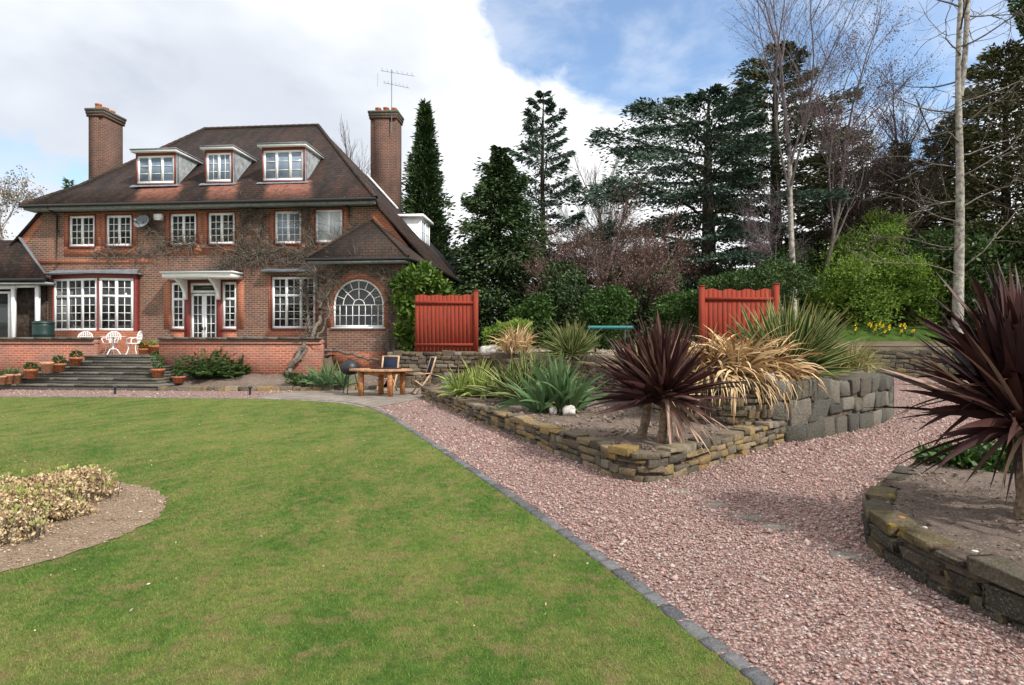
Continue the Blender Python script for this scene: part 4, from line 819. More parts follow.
# ================================================================== TREES AND SHRUBS
def at(px, Y): return (px-CX)/F*Y
def zat(py, Y): return EYE-(py-CY)/F*Y
def shrub(name, label, cat, ells, n, L, W, mat, group=None, stem='dark_bark', base=None, inner=.55, up=.25, part='foliage', lump=.16, sub=6, skirt=True):
    # ells: (x, y, z, rx, ry, rz)
    E = np.array(ells, float); S_ = []
    for e in E:
        for q_ in range(sub):
            d = rdir(1)[0]; d[2] = abs(d[2])*.9-.15; f = rng.uniform(.28, .52); S_.append(np.concatenate([e[:3]+d*e[3:]*.86, e[3:]*f*np.array([1, 1, .85])]))
    if skirt and base is None:
        gz = uz(E[0, 0], E[0, 1])
        for e in ells:
            if e[2]-gz < 2.6: hh = max(.25, (e[2]-gz)*.62); S_.append(np.array([e[0], e[1]-.1, gz+hh*.9, e[3]*.74, e[4]*.74, hh]))
    if sub: E = np.concatenate([E*np.array([1, 1, 1, .88, .88, .88]), np.array(S_)])
    b = base or (E[0, 0], E[0, 1], uz(E[0, 0], E[0, 1]) if E[0, 1] > 9 else 0)
    root = thing(name, label, cat, b, 0, group); b = np.array(b)
    wts = (E[:, 3]*E[:, 4]+E[:, 3]*E[:, 5]+E[:, 4]*E[:, 5]); k = rng.choice(len(E), n, p=wts/wts.sum()); d = rdir(n)
    ph = d@np.array([3.1, 2.3, 4.0])+k*1.7; lumpf = 1+lump*np.sin(ph*1.9)*np.cos(d[:, 2]*5+k)+lump*.7*np.sin(d[:, 0]*9+k)*np.sin(d[:, 1]*8)
    r = (inner+(1-inner)*rng.uniform(0, 1, n)**.5)*lumpf*rng.normal(1, .05, n)
    P = E[k, :3]+d*E[k, 3:]*r[:, None]; ok = P[:, 2] > b[2]-.1; P = P[ok]; d = d[ok]; m = len(P)
    T = d*.7+rdir(m)*.9+np.array([0, 0, up]); mb = MB(); leaves(mb, P-b, T, L*rng.lognormal(0, .3, m), W*rng.lognormal(0, .3, m)); mb.build(part, mat, root)
    mb = MB()
    for e in E[:len(ells)]:
        for _ in range(5):
            q = e[:3]+rdir(1)[0]*e[3:]*.75; q[2] = max(q[2], b[2]+.2); mid_ = (b+q)/2+rng.normal(size=3)*.1*e[3]; mb.tube(np.array([b, mid_, q])-b, [.02+.02*e[3], .015+.012*e[3], .006], 5, False)
    mb.build('stem', stem, root); return root
def conifer(name, label, x, y, h, rw, n_br, n_leaf, mat, prof, el0=0., el1=.5, droop=.0, start=.08, spray=.22, flat=.35, L=.34, W=.11, zb=None, trunk_r=None, group=None, lean=0., bark='dark_bark', tilt=0., az_bias=None, bare=0.):
    zb = uz(x, y) if zb is None else zb; root = thing(name, label, 'tree', (x, y, zb-.1), 0, group); tr = trunk_r or h*.014
    mb = MB(); tt = np.linspace(0, 1, 9); mb.tube(np.column_stack([lean*tt**2+.05*np.sin(tt*7), .05*np.cos(tt*5)-.05, tt*h]), tr*(1-tt)**.8+.02, 8); 
    Pl, Tl = [], []; per = max(4, n_leaf//n_br)
    for i in range(n_br):
        t = start+(1-start)*((i+rng.uniform())/n_br); az = i*2.39996+rng.normal()*.3; ln = rw*prof(t)*rng.uniform(.62, 1.12)+.15
        if az_bias is not None: ln *= 1+az_bias[1]*math.cos(az-az_bias[0])
        el = el0+(el1-el0)*t+rng.normal()*.08; s = np.linspace(0, 1, 6)
        dr = np.array([math.cos(az), math.sin(az)]); r = ln*s*math.cos(el); z = t*h+ln*s*math.sin(el)-droop*ln*s**2
        C = np.column_stack([dr[0]*r+lean*t**2, dr[1]*r, z]); mb.tube(C, np.linspace(.010*ln+.015, .008, 6), 4, False)
        m = max(3, int(per*(.25+1.1*ln/rw))); u = bare+(1-bare)*rng.uniform(.0, 1, m)**.62; lat = rng.normal(size=m)*spray*ln*(.35+.65*np.sin(np.pi*np.clip(u, .05, .95)))
        P = np.column_stack([np.interp(u, s, C[:, k]) for k in range(3)])+np.outer(lat, [-dr[1], dr[0], 0])+np.column_stack([np.zeros((m, 2)), rng.normal(size=m)*spray*flat*ln*.55-np.abs(lat)*.15])
        T = np.column_stack([np.tile(dr, (m, 1))+np.outer(lat/(spray*ln+1e-6), [-dr[1], dr[0]])*.6, np.full(m, tilt)])+rdir(m)*.55
        Pl.append(P); Tl.append(T)
    mb.build('trunk', bark, root); P = np.concatenate(Pl); T = np.concatenate(Tl); m = len(P); mb = MB(); leaves(mb, P, T, L*rng.lognormal(0, .3, m), W*rng.lognormal(0, .3, m)); mb.build('crown', mat, root); return root
def bare_tree(name, label, x, y, h, mat, zb=None, r0=.16, fork=.4, spread=.5, depth=5, kids=3, buds=None, nb=0, bl=.09, upb=.25, group=None, stems=None, wob=.10, twig=.006, seed=1, shrink=.66, bmat=None, fork0=None):
    r = np.random.default_rng(seed); zb = uz(x, y) if zb is None else zb; root = thing(name, label, 'tree', (x, y, zb-.1), 0, group); mb = MB(); tips = []; br = MB()
    def grow(p, d, ln, rad, dep):
        k = 5 if dep > 1 else 3; pts = [p]; dd = d.copy()
        for _ in range(k-1):
            dd = dd+r.normal(size=3)*wob*(.35 if dep == depth else 1); dd[2] += .03*upb*4; dd /= np.linalg.norm(dd); pts.append(pts[-1]+dd*ln/(k-1))
        pts = np.array(pts); er = max(twig, rad*.62); (mb if dep == depth else br).tube(pts, np.linspace(rad, er, k), 7 if dep >= depth-1 else (4 if dep > 1 else 3), False)
        if dep == 0: tips.append(pts[-1]); tips.append(pts[-2]); return
        nk = kids+int(r.integers(0, 2))
        for i in range(nk):
            fk = fork0 if (fork0 is not None and dep == depth) else fork; f = fk+(1-fk)*(i+r.uniform())/nk; f = min(f, 1); q = np.array([np.interp(f*(k-1), np.arange(k), pts[:, j]) for j in range(3)])
            a = r.uniform(0, 6.28); t0 = dd/np.linalg.norm(dd); e1 = np.cross(t0, [.3, .2, 1.]); e1 /= np.linalg.norm(e1); e2 = np.cross(t0, e1); sp = spread*r.uniform(.55, 1.35)
            nd = t0*math.cos(sp)+(e1*math.cos(a)+e2*math.sin(a))*math.sin(sp); nd[2] += upb*.5; nd /= np.linalg.norm(nd)
            grow(q, nd, ln*shrink*r.uniform(.7, 1.15)*(1.15-.35*f), max(twig, rad*(1-.38*f)*.55), dep-1)
        nd = dd.copy(); grow(pts[-1], nd, ln*shrink, er, dep-1)
    for (dx, dy, sc_, an, azs) in (stems or [(0, 0, 1, 0, 0)]):
        d = np.array([math.sin(an)*math.cos(azs), math.sin(an)*math.sin(azs), math.cos(an)]); grow(np.array([dx, dy, 0.]), d, h*sc_*(1-shrink)*1.12, r0*sc_, depth)
    mb.build('trunk', mat, root); br.build('branch', bmat or mat, root)
    if buds:
        T_ = np.array(tips); k = r.choice(len(T_), nb); P = T_[k]+r.normal(size=(nb, 3))*.16; q = MB(); leaves(q, P, rdir(nb), bl*np.ones(nb), bl*.6); q.build('crown', buds, root)
    return root
# --- left and behind the house
bare_tree('birch_tree', 'tall birch with tan hanging twigs left of the house', at(9, 36), 36, 14.0, 'pale_bark', 0, .13, .35, .55, 5, 3, 'bud_tan', 8000, .13, .05, seed=3)
bare_tree('bare_tree', 'small pale budding tree behind the left end of the house roof', at(36, 55), 55, 13.5, 'grey_bark', 0, .15, .4, .5, 4, 4, 'bud_tan', 4500, .16, .2, seed=5)
conifer('conifer_tree', 'green conifer tip showing above the left roof slope', at(69, 58), 58, 17.4, 2.4, 60, 5000, 'leaf_green', lambda t: (1-t)**.7+.03, .2, .9, start=.3, zb=0)
bare_tree('bare_tree', 'bare tree seen between the roof ridge and the right chimney', at(354, 52), 52, 20.5, 'grey_bark', 0, .22, .3, .45, 5, 4, upb=.35, seed=8)
bare_tree('bare_tree', 'thin bare tree behind the left chimney', at(140, 55), 55, 19, 'grey_bark', 0, .18, .35, .5, 4, 4, upb=.35, seed=9)
bare_tree('bare_tree', 'leafless tree just right of the columnar conifer', at(458, 54), 54, 13.5, 'grey_bark', 0, .18, .3, .5, 5, 3, 'bud_tan', 3500, .16, .3, seed=12)
conifer('columnar_conifer', 'tall narrow dark conifer right behind the right chimney', at(425, 42), 42, zat(103, 42)-1.1, 3.0, 230, 50000, 'needle_dark', lambda t: min(1, ((1-t)*1.35)**.8)*(.8+.2*min(1, t*4))*rng.uniform(.55, 1.05), .35, 1.0, start=.05, spray=.32, flat=.9, L=.27, W=.11, tilt=.3)
conifer('fir_tree', 'broad dense dark green fir beside the red fence', at(500, 33), 33, zat(152, 33)-1.2, 5.0, 120, 56000, 'needle_dark', lambda t: ((1-t)**.9+.02)*rng.uniform(.55, 1.12), -.05, .45, droop=.05, start=.03, spray=.26, flat=.6, L=.25, W=.10, tilt=-.2)
conifer('spire_conifer', 'tall open conifer with gappy upturned branches right of the fir', at(543, 38), 38, zat(104, 38)-1.2, 7.8, 64, 36000, 'needle_blue', lambda t: ((1-t)**.95+.02)*rng.uniform(.55, 1.1), -.10, .45, droop=-.16, start=.06, spray=.17, flat=.3, L=.27, W=.09, trunk_r=.24, tilt=-.15, bare=.1)
bare_tree('bare_tree', 'pale leafless tree rising behind the plum coloured tree', at(612, 50), 50, 17.5, 'grey_bark', 1.2, .2, .3, .42, 5, 4, upb=.35, seed=15)
bare_tree('plum_tree', 'wide plum brown tree with small dark buds over the garden hedge', at(597, 31), 31, 9.3, 'red_bark', None, .17, .2, .62, 5, 4, 'bud_plum', 8500, .10, .10, stems=[(0, 0, 1, .12, 0), (.2, .1, .9, .55, .2), (-.1, .1, .85, .5, 2.8), (.1, -.1, .8, .75, 5.9)], seed=17)
bare_tree('plum_tree', 'lower rust brown budding tree left of the big cedar', at(655, 33), 33, 7.2, 'red_bark', None, .13, .2, .65, 5, 3, 'bud_plum', 6500, .11, .10, stems=[(0, 0, 1, .3, 0), (0, 0, .95, .6, 2.6)], seed=18)
cedp = lambda t: (.62+.38*math.sin(min(1, t*1.2)*math.pi*.85))*(1-t**7)*rng.uniform(.55, 1.08)
conifer('cedar_tree', 'large spreading cedar with flat blue green layers left of the bare trees', at(708, 37), 37, zat(108, 37)-1.2, 8.4, 62, 62000, 'needle_blue', cedp, .10, .62, droop=.24, start=.10, spray=.18, flat=.11, L=.26, W=.10, trunk_r=.6, tilt=-.05, az_bias=(math.pi, .30), bare=.12)
conifer('cedar_tree', 'taller dark cedar standing behind the white birch trunk', at(775, 40), 40, zat(66, 40)-1.2, 6.4, 70, 50000, 'needle_olive', cedp, .05, .70, droop=.18, start=.12, spray=.22, flat=.18, L=.27, W=.10, trunk_r=.55, tilt=-.05, bare=.1)
conifer('cedar_tree', 'half hidden cedar behind the mauve budding tree', at(842, 44), 44, zat(150, 44)-1.2, 5.0, 50, 18000, 'needle_olive', cedp, .0, .7, droop=.16, start=.1, spray=.25, flat=.25, L=.36, W=.13, trunk_r=.4)
bare_tree('birch_tree', 'tall bare birch with a straight whitish trunk rising out of the picture', at(793, 31.6), 31.6, 26, 'pale_bark', None, .18, .35, .62, 5, 3, 'bud_mauve', 4500, .07, .16, stems=[(0, 0, 1, .01, 0), (-.1, 0, .36, .30, 3.3)], seed=23, wob=.08, twig=.0045, bmat='mauve_bark', fork0=.72)
bare_tree('budding_tree', 'slender tree with mauve buds leaning right beside the birch', at(812, 33), 33, 19, 'grey_bark', None, .15, .35, .58, 5, 3, 'bud_mauve', 9000, .09, .16, stems=[(0, 0, 1, .16, 0)], seed=24, wob=.09, twig=.0045, bmat='mauve_bark', fork0=.6)
bare_tree('bare_tree', 'dark many branched bare tree left of the tall ash pole', at(903, 34), 34, 15.5, 'dark_bark', None, .22, .3, .58, 5, 4, None, 0, .1, .18, seed=25)
bare_tree('bare_tree', 'thin brown bare tree between the spring green bush and the ash', at(862, 38), 38, 14, 'red_bark', None, .16, .3, .5, 5, 4, 'bud_plum', 4000, .09, .25, seed=26)
conifer('conifer_tree', 'dark narrow conifer behind the dark bare tree', at(900, 41), 41, zat(140, 41)-2, 3.2, 110, 13000, 'needle_dark', lambda t: (1-t)**.7, -.1, .5, droop=.1, start=.05, spray=.25, flat=.7, L=.38, W=.14, zb=2)
conifer('yew_tree', 'large brown green conifer at the right edge behind the ash', at(1005, 35), 35, zat(48, 35)-1.9, 6.0, 150, 52000, 'needle_brown', lambda t: (1-t)**.5*min(1, .5+t*2), -.15, .6, droop=.15, start=.08, spray=.27, flat=.4, L=.28, W=.10, zb=1.9, trunk_r=.35)
conifer('yew_tree', 'lower olive conifer between the ash and the spring green bush', at(948, 38), 38, zat(122, 38)-1.9, 4.2, 110, 26000, 'needle_brown', lambda t: (1-t)**.55*min(1, .5+t*2), -.15, .6, droop=.15, start=.08, spray=.27, flat=.4, L=.28, W=.10, zb=1.9, trunk_r=.3)
# ash pole: one straight trunk that forks high up, long thin side branches
def ash():
    x, y = at(957, 30.7), 30.7; zb = 1.4; root = thing('ash_tree', 'tall slender grey trunked tree forking near the top right of the picture', 'tree', (x, y, zb)); r = np.random.default_rng(31)
    mb = MB(); zz = np.linspace(0, 16, 22); cx = at(957, 21.5)*0+.012*zz+.06*np.sin(zz*.5); rad = np.interp(zz, [0, 4, 8.5, 16], [.20, .155, .105, .045]); mb.tube(np.column_stack([cx, .04*np.sin(zz*.7), zz]), rad, 10)
    z2 = np.linspace(9.0, 16.5, 10); mb.tube(np.column_stack([.11+.07*np.sin((z2-9)*.4)+.10*np.minimum(1, (z2-9)*.8)+.03*(z2-9), np.zeros(10), z2]), np.linspace(.10, .05, 10), 8); mb.build('trunk', 'pale_bark', root)
    bm_ = MB()
    def limb(z, az, ln, el, rr, lvl=0, p0=None):
        p = np.array([.012*z, 0, z]) if p0 is None else p0; d = np.array([math.cos(az)*math.cos(el), math.sin(az)*math.cos(el), math.sin(el)]); pts = [p]
        for k in range(9):
            d = d+r.normal(size=3)*.14+np.array([0, 0, .035 if lvl else .02]); d /= np.linalg.norm(d); pts.append(pts[-1]+d*ln/9)
        bm_.tube(pts, np.linspace(rr, .005, 10), 5 if lvl < 1 else 3, False)
        if lvl < 2:
            for k in range(7 if lvl == 0 else 4): j = r.integers(2, 9); limb(0, az+r.normal()*.9, ln*r.uniform(.25, .5), el+r.normal()*.5, rr*.45, lvl+1, pts[j])
    for i in range(22): limb(2.4+i*.5+r.uniform(-.2, .2), [3.3, -.1, 2.6, .5, 3.8, -.6][i % 6]+r.normal()*.35, r.uniform(2.2, 4.6), r.uniform(-.1, .55), .035)
    bm_.build('branch', 'grey_bark', root); root.scale = (1.42, 1.42, 1.42)
ash()
# ivy clad tree leaning in at the top right corner
ivr = bare_tree('ivy_clad_tree', 'ivy covered branch end hanging into the top right corner', at(1085, 31), 31, 22, 'dark_bark', 1.4, .3, .4, .6, 4, 3, seed=33)
mb = MB(); E = [(-2.6, 0, zat(14, 31)-1.3, .55, .75, 1.15), (-2.0, .3, zat(-10, 31)-1.3, 1.4, 1.2, 1.5), (-2.2, 0, zat(35, 31)-1.3, .4, .45, .5), (-.4, .3, zat(20, 31)-1.3, 1.4, 1.4, 3.4)]
for e in E: d = rdir(1400); P = np.array(e[:3])+d*np.array(e[3:])*(.5+.5*rng.uniform(size=(1400, 1))**.5); leaves(mb, P, d+rdir(1400), .22, .17)
mb.build('ivy', 'leaf_laurel', ivr)
# --- shrubs and hedges
def ball(px, py, Y, rp, asp=.85): x = at(px, Y); z = zat(py, Y); r = rp/F*Y; return (x, Y, z, r, r, r*asp)
sp_e = [ball(868+dx, 267+dy, 33.2+dd, r, a) for dx, dy, dd, r, a in ((0, 6, 0, 44, .85), (-34, 18, -.5, 28, .8), (36, 14, -.4, 34, .8), (8, -28, .3, 30, .8), (-14, -14, .3, 28, .8), (0, 30, -.8, 34, .5), (-44, 34, -.3, 16, .8), (52, 30, 0, 24, .8), (24, -40, .4, 13, 1), (6, -48, .4, 11, 1))]
shrub('spring_shrub', 'big fresh yellow green bush in front of the bare trees', 'bush', sp_e, 36000, .15, .07, 'leaf_spring', inner=.15, lump=.32, sub=3)
shrub('dark_shrub', 'low dark shrub in shade below the spring green bush', 'bush', [ball(820, 310, 33.6, 18, .8), ball(848, 312, 34.2, 13, .6), ball(880, 312, 34.2, 13, .6), ball(914, 308, 34.4, 19, .8)], 6000, .15, .07, 'leaf_fern')
shrub('laurel_hedge', 'glossy dark laurel mass behind the ash trunk at the right', 'bush', [ball(940, 268, 33.5, 48), ball(985, 262, 34, 50), ball(1030, 265, 34, 55), ball(1075, 270, 33, 60), ball(1000, 293, 33, 40), ball(958, 296, 33, 32)], 34000, .19, .11, 'leaf_laurel', lump=.2)
shrub('clipped_bush', 'rounded glossy green bush in the middle behind the teal rail', 'bush', [ball(609, 306, 27.5, 25, .8), ball(598, 314, 27.3, 16)], 9000, .13, .09, 'leaf_green')
shrub('clipped_bush', 'small green bush at the foot of the dark fir', 'bush', [ball(538, 309, 28, 17, .9), ball(522, 316, 28, 13)], 4500, .13, .09, 'leaf_green')
shrub('clipped_hedge', 'flat topped green hedge left of the right fence', 'hedge', [ball(675, 306, 27, 16), ball(690, 304, 27.3, 17), ball(705, 303, 27.5, 17), ball(668, 312, 26.8, 14)], 9000, .12, .08, 'leaf_green')
shrub('dark_shrub', 'dark shadowy evergreen shrub between the bush and the hedge', 'bush', [ball(642, 300, 30, 26, 1), ball(628, 285, 31, 24), ball(660, 285, 31, 25)], 9000, .17, .09, 'needle_dark')
shrub('dark_shrub', 'dark evergreen shrub below the plum tree by the fir', 'bush', [ball(572, 300, 30, 26, 1), ball(560, 280, 31, 24)], 8000, .17, .09, 'needle_dark')
shrub('olive_shrub', 'olive green shrub showing above the right red fence', 'bush', [ball(748, 285, 25, 30, .6), ball(725, 288, 25.4, 24, .6), ball(780, 284, 26, 30, .8)], 12000, .12, .06, 'leaf_fern')
shrub('dark_shrub', 'dark shrub filling the gap right of the right fence', 'bush', [ball(800, 290, 34.5, 30, 1), ball(784, 265, 35, 26), ball(812, 303, 34.3, 20)], 10000, .15, .08, 'leaf_fern')
shrub('low_shrub', 'low mossy green shrub behind the brown dead clump', 'bush', [ball(505, 331, 23.5, 11, .8), ball(520, 327, 24, 12, .7), ball(489, 334, 23.5, 8)], 3500, .10, .05, 'leaf_spring')
# far wood that closes the view
n = 80000; X = rng.uniform(-9, 62, n); hgt = 3.9+1.3*np.sin(X*.55)+1.0*np.sin(X*1.7+1)+np.clip((X+2)/8, 0, 1)*1.6+np.clip((X-6)/10, 0, 1)*2.4
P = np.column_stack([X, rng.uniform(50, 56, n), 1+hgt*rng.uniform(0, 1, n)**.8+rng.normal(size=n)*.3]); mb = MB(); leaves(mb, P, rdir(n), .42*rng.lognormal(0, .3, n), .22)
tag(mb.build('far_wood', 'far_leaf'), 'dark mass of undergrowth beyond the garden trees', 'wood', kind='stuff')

# ================================================================== GARDEN PLANTS
def spiky(name, label, x, y, z, heads, n, L, W, mat, el=(25, 88), droop=(.2, 1.0), group=None, part='foliage', twist=.75, cat='plant', fold=.22):
    root = thing(name, label, cat, (x, y, z), 0, group); mb = MB()
    for (dx, dy, sc_) in heads:
        m = max(6, int(n*sc_)); az = rng.uniform(0, 6.283, m); q = rng.uniform(0, 1, m)**.8; e = np.radians(el[0]+(el[1]-el[0])*q); Ls = L*sc_*rng.uniform(.62, 1.08, m); dr = rng.uniform(droop[0], droop[1], m)*(1.15-.6*q)
        B = np.column_stack([dx+np.cos(az)*.05*sc_, dy+np.sin(az)*.05*sc_, rng.uniform(-.03, .03, m)]); blades(mb, B, az, e, Ls, W*rng.uniform(.7, 1.15, m), dr, fold=fold, twist=twist)
    mb.build(part, mat, root); return root
def extra(root, part, mat, n, L, W, el, droop, z=0., dx=0, dy=0, az=None, twist=.4):
    a = rng.uniform(0, 6.283, n) if az is None else np.resize(az, n)+rng.normal(size=n)*.08; mb = MB(); e = np.radians(rng.uniform(el[0], el[1], n))
    blades(mb, np.tile([dx, dy, z], (n, 1))+rng.normal(size=(n, 3))*.03, a, e, L*rng.uniform(.7, 1.1, n), W*rng.uniform(.7, 1.1, n), rng.uniform(droop[0], droop[1], n), twist=twist); return mb.build(part, mat, root)
def cordyline(label, x, y, z, crown, n, L, W, mat, el, droop, trunks, dead):
    root = thing('cordyline', label, 'cordyline', (x, y, z), 0, 'purple cordylines in the raised beds')
    for (dx, dy, cx, cy, cz) in trunks:
        mb = MB(); t = np.linspace(0, 1, 8); mb.tube(np.column_stack([dx+(cx-dx)*t+.03*np.sin(t*3), dy+(cy-dy)*t, -.05+(cz+.05)*t]), np.linspace(.065, .05, 8)+.006*np.sin(np.arange(8)*2.3), 9); mb.build('trunk', 'palm_trunk', root)
    mb = MB()
    for (cx, cy, cz, sc_) in crown:
        m = int(n*sc_); az = rng.uniform(0, 6.283, m); q = rng.uniform(0, 1, m); e = np.radians(el[0]+(el[1]-el[0])*q**.72); B = np.column_stack([cx+.05*np.cos(az), cy+.05*np.sin(az), cz+(q-.5)*.16])
        blades(mb, B, az, e, L*sc_**.3*rng.uniform(.7, 1.08, m), W*rng.uniform(.75, 1.15, m), rng.uniform(droop[0], droop[1], m)*(1.3-q), fold=.22, twist=.6, base_w=.45)
    mb.build('foliage', mat, root)
    for d in dead: extra(root, 'dead_leaf', *d)
    return root
z0 = .33; Yc = 7.75; xc = at(660, Yc)
cz = zat(393, Yc)-z0
cordyline('spiky dark purple cordyline on a short trunk in the lower bed', xc, Yc, z0, [(.06, 0, cz, 1), (-.10, .25, cz-.03, .75)], 185, .98, .082, 'leaf_purple', (-12, 90), (.0, .35), [(0, 0, .06, 0, cz), (-.20, .28, -.10, .25, cz-.03)],
          [('leaf_pale_dead', 26, .85, .055, (-75, -15), (.2, .5), cz-.03, .08, -.03, [-1.55, -1.3, -1.0, -.75, -.55, -.4, -1.75, -.65, -.9]), ('leaf_pale_dead', 12, .95, .085, (45, 88), (.0, .2), cz, .03, -.05), ('leaf_pale_dead', 6, .65, .05, (-25, 15), (.3, .7), cz, 0, 0)])
Yr = 4.55; xr = at(1024, Yr); zr = .25; cz = zat(418, Yr)-zr
cordyline('huge dark purple cordyline at the right edge on a bent trunk', xr, Yr, zr, [(-.02, 0, cz, 1), (.25, .25, cz+.25, .9), (.0, .2, cz+.08, .5)], 150, 1.04, .085, 'leaf_purple_dark', (-28, 88), (.05, .50), [(.0, 0, -.05, 0, cz), (.3, .2, .25, .25, cz+.25)],
          [('leaf_pale_dead', 9, 1.0, .08, (20, 52), (.1, .4), cz, -.05, -.05, [2.7, 2.9, 3.1, 3.3, 2.5, 3.4, 3.5, 3.0, 2.8]), ('leaf_pale_dead', 3, .6, .07, (-40, -10), (.4, .8), cz-.05, 0, -.05, [-1.7, -2.2, 3.6]), ('leaf_purple_dark', 16, .62, .05, (-85, -50), (.1, .3), cz-.02, 0, 0)])
def bedz(Y): return .30
def place(px, py, z): x, y = gp(px, py, z); return x, y, z
x, y, z = place(478, 396, .3); spiky('variegated_phormium', 'lime and cream striped low plant at the left end of the lower bed', x, y, z, [(0, 0, 1), (-.45, .1, .8), (.35, -.1, .7)], 75, 1.0, .09, 'leaf_lime', (15, 85), (.5, 1.5))
x, y, z = place(452, 390, .3); spiky('strap_leaf_plant', 'plain green strap leaved plant beside the patio chair', x, y, z, [(0, 0, .8), (.4, .1, .7)], 50, .75, .06, 'leaf_strap', (15, 80), (.6, 1.5))
x, y, z = place(528, 402, .3); spiky('variegated_phormium', 'large striped phormium in the middle of the lower bed', x, y, z, [(0, 0, 1), (.2, .3, .9), (-.35, .2, .8)], 85, 1.35, .11, 'leaf_yucca', (12, 86), (.15, .8))
x, y, z = place(558, 411, .31); r_ = spiky('strap_leaf_plant', 'blue green strap leaved plant above the white stones', x, y, z, [(0, 0, 1), (.25, -.1, .9), (-.35, -.05, .8), (.05, .25, .9)], 40, 1.25, .11, 'leaf_strap', (20, 88), (.4, 1.3)); extra(r_, 'dead_leaf', 'leaf_dead', 40, .45, .04, (-10, 40), (.8, 1.8), .05)
Y = 20.3; spiky('dead_phormium', 'withered straw brown clump left of the yucca', at(516, Y), Y, 1.24, [(0, 0, 1), (.3, .2, .8), (-.3, 0, .8)], 60, 1.35, .05, 'leaf_dead', (30, 88), (.8, 2.0))
Y = 18.4; r_ = spiky('yucca', 'round variegated yucca behind the low wall left of centre', at(571, Y), Y, 1.22, [(0, 0, 1), (.1, .1, .9)], 140, 1.22, .10, 'leaf_yucca', (-5, 88), (.05, .3)); extra(r_, 'dead_leaf', 'leaf_dead', 25, .5, .05, (-60, 0), (.3, .8), .1)
for i, (px, Y, sc_, lab) in enumerate(((738, 10.0, 1, 'mass of straw coloured dead leaves spilling over the rubble wall'), (708, 10.1, .9, 'smaller straw coloured dead clump just right of the purple cordyline'), (768, 10.4, .85, 'tawny dead clump at the foot of the striped phormium'))):
    r_ = spiky('dead_phormium', lab, at(px, Y), Y, .96, [(0, 0, sc_), (.25, .1, .8*sc_), (-.2, .15, .8*sc_)], 150, 1.25, .062, 'leaf_dead', (-5, 80), (1.5, 3.0), 'withered phormiums on the upper bed'); extra(r_, 'hanging_leaf', 'leaf_dead', 40, .95, .05, (-35, 20), (.9, 1.6), .05, az=np.linspace(-2.4, -.7, 40)); extra(r_, 'brown_leaf', 'leaf_purple', 22, 1.0, .045, (40, 85), (.2, .9))
Y = 11.4; spiky('variegated_phormium', 'tall striped phormium in front of the right red fence', at(786, Y), Y, .98, [(0, 0, 1), (.25, .1, .9), (-.2, .2, .9), (.45, .25, .8)], 140, 1.62, .125, 'leaf_yucca', (-2, 86), (.03, .40))
Y = 12.9; spiky('grass_clump', 'pale arching grass clump at the right end of the slate wall', at(852, Y), Y, .98, [(0, 0, 1), (.3, .1, .9), (-.2, .1, .8)], 260, .85, .014, 'grass_pale', (25, 85), (1.2, 2.4))
Y = 15.5; spiky('grass_clump', 'flattened pale grass tuft behind the purple cordyline', at(640, Y), Y, 1.08, [(0, 0, 1), (.5, .1, .9), (-.4, .2, .8), (.9, .3, .8)], 200, .75, .014, 'grass_pale', (15, 70), (1.2, 2.2))
Y = 12.0; spiky('grass_clump', 'dry grass tuft between the two dead clumps', at(690, Y), Y, 1.0, [(0, 0, .9), (.3, .1, .8)], 160, .7, .014, 'grass_pale', (20, 80), (1.0, 2.2))
# bed below the house
for px, py, L_, lab, hd in ((330, 386, .95, 'broad green strap leaved plant behind the wooden table', 1), (316, 385, .75, 'greyish strap leaved plant left of the wooden table', .9)):
    x, y, z = place(px, py, .16); spiky('strap_leaf_plant', lab, x, y, z, [(0, 0, hd), (.4, .15, .9), (-.35, .1, .8)], 34, L_*1.1, .085, 'leaf_strap', (15, 85), (.5, 1.5))
shrub('low_shrub', 'low dark green tuft at the foot of the wisteria', 'plant', [ball(292, 379, 20.6, 7, .7), ball(303, 381, 20.4, 7, .6)], 900, .12, .03, 'leaf_fern', base=(at(296, 20.5), 20.5, .25))
def fern(label, px, py, z, n, L):
    x, y = gp(px, py, z); root = thing('fern', label, 'fern', (x, y, z)); sp = MB(); lf = MB()
    for i in range(n):
        az = i*2.4+rng.normal()*.2; e = math.radians(rng.uniform(25, 85)); t = np.linspace(0, 1, 12); el = e-rng.uniform(.4, 1.0)*t; dl = L*rng.uniform(.75, 1.1)/11
        r = np.concatenate([[0], np.cumsum(np.cos(el[:-1]))*dl]); zz = np.concatenate([[0], np.cumsum(np.sin(el[:-1]))*dl]); C = np.column_stack([np.cos(az)*r, np.sin(az)*r, zz]); sp.tube(C, np.linspace(.012, .003, 12), 3, False)
        tt = rng.uniform(.1, 1, 110); P = np.column_stack([np.interp(tt, t, C[:, k]) for k in range(3)]); sd_ = np.where(rng.uniform(size=110) < .5, 1, -1); T = np.outer(sd_, [-math.sin(az), math.cos(az), 0])+np.outer(np.ones(110), [math.cos(az)*.5, math.sin(az)*.5, -.15])
        leaves(lf, P, T+rng.normal(size=T.shape)*.1, .24*np.sin(np.pi*np.clip(tt*.85+.12, 0, 1))+.04, .035)
    sp.build('stem', 'leaf_fern', root); lf.build('frond', 'leaf_fern', root)
fern('large dark green fern against the terrace wall', 208, 380, .24, 40, 1.35); fern('smaller dark fern to the right of the large one', 233, 379, .26, 30, 1.0)
shrub('ground_cover', 'leafy green ground cover under the huge cordyline', 'plant', [ball(955, 462, 6.6, 26, .45), ball(990, 462, 6.4, 34, .5), ball(1030, 460, 6.4, 34, .5)], 3500, .085, .05, 'leaf_green', base=(at(985, 6.5), 6.5, .2))
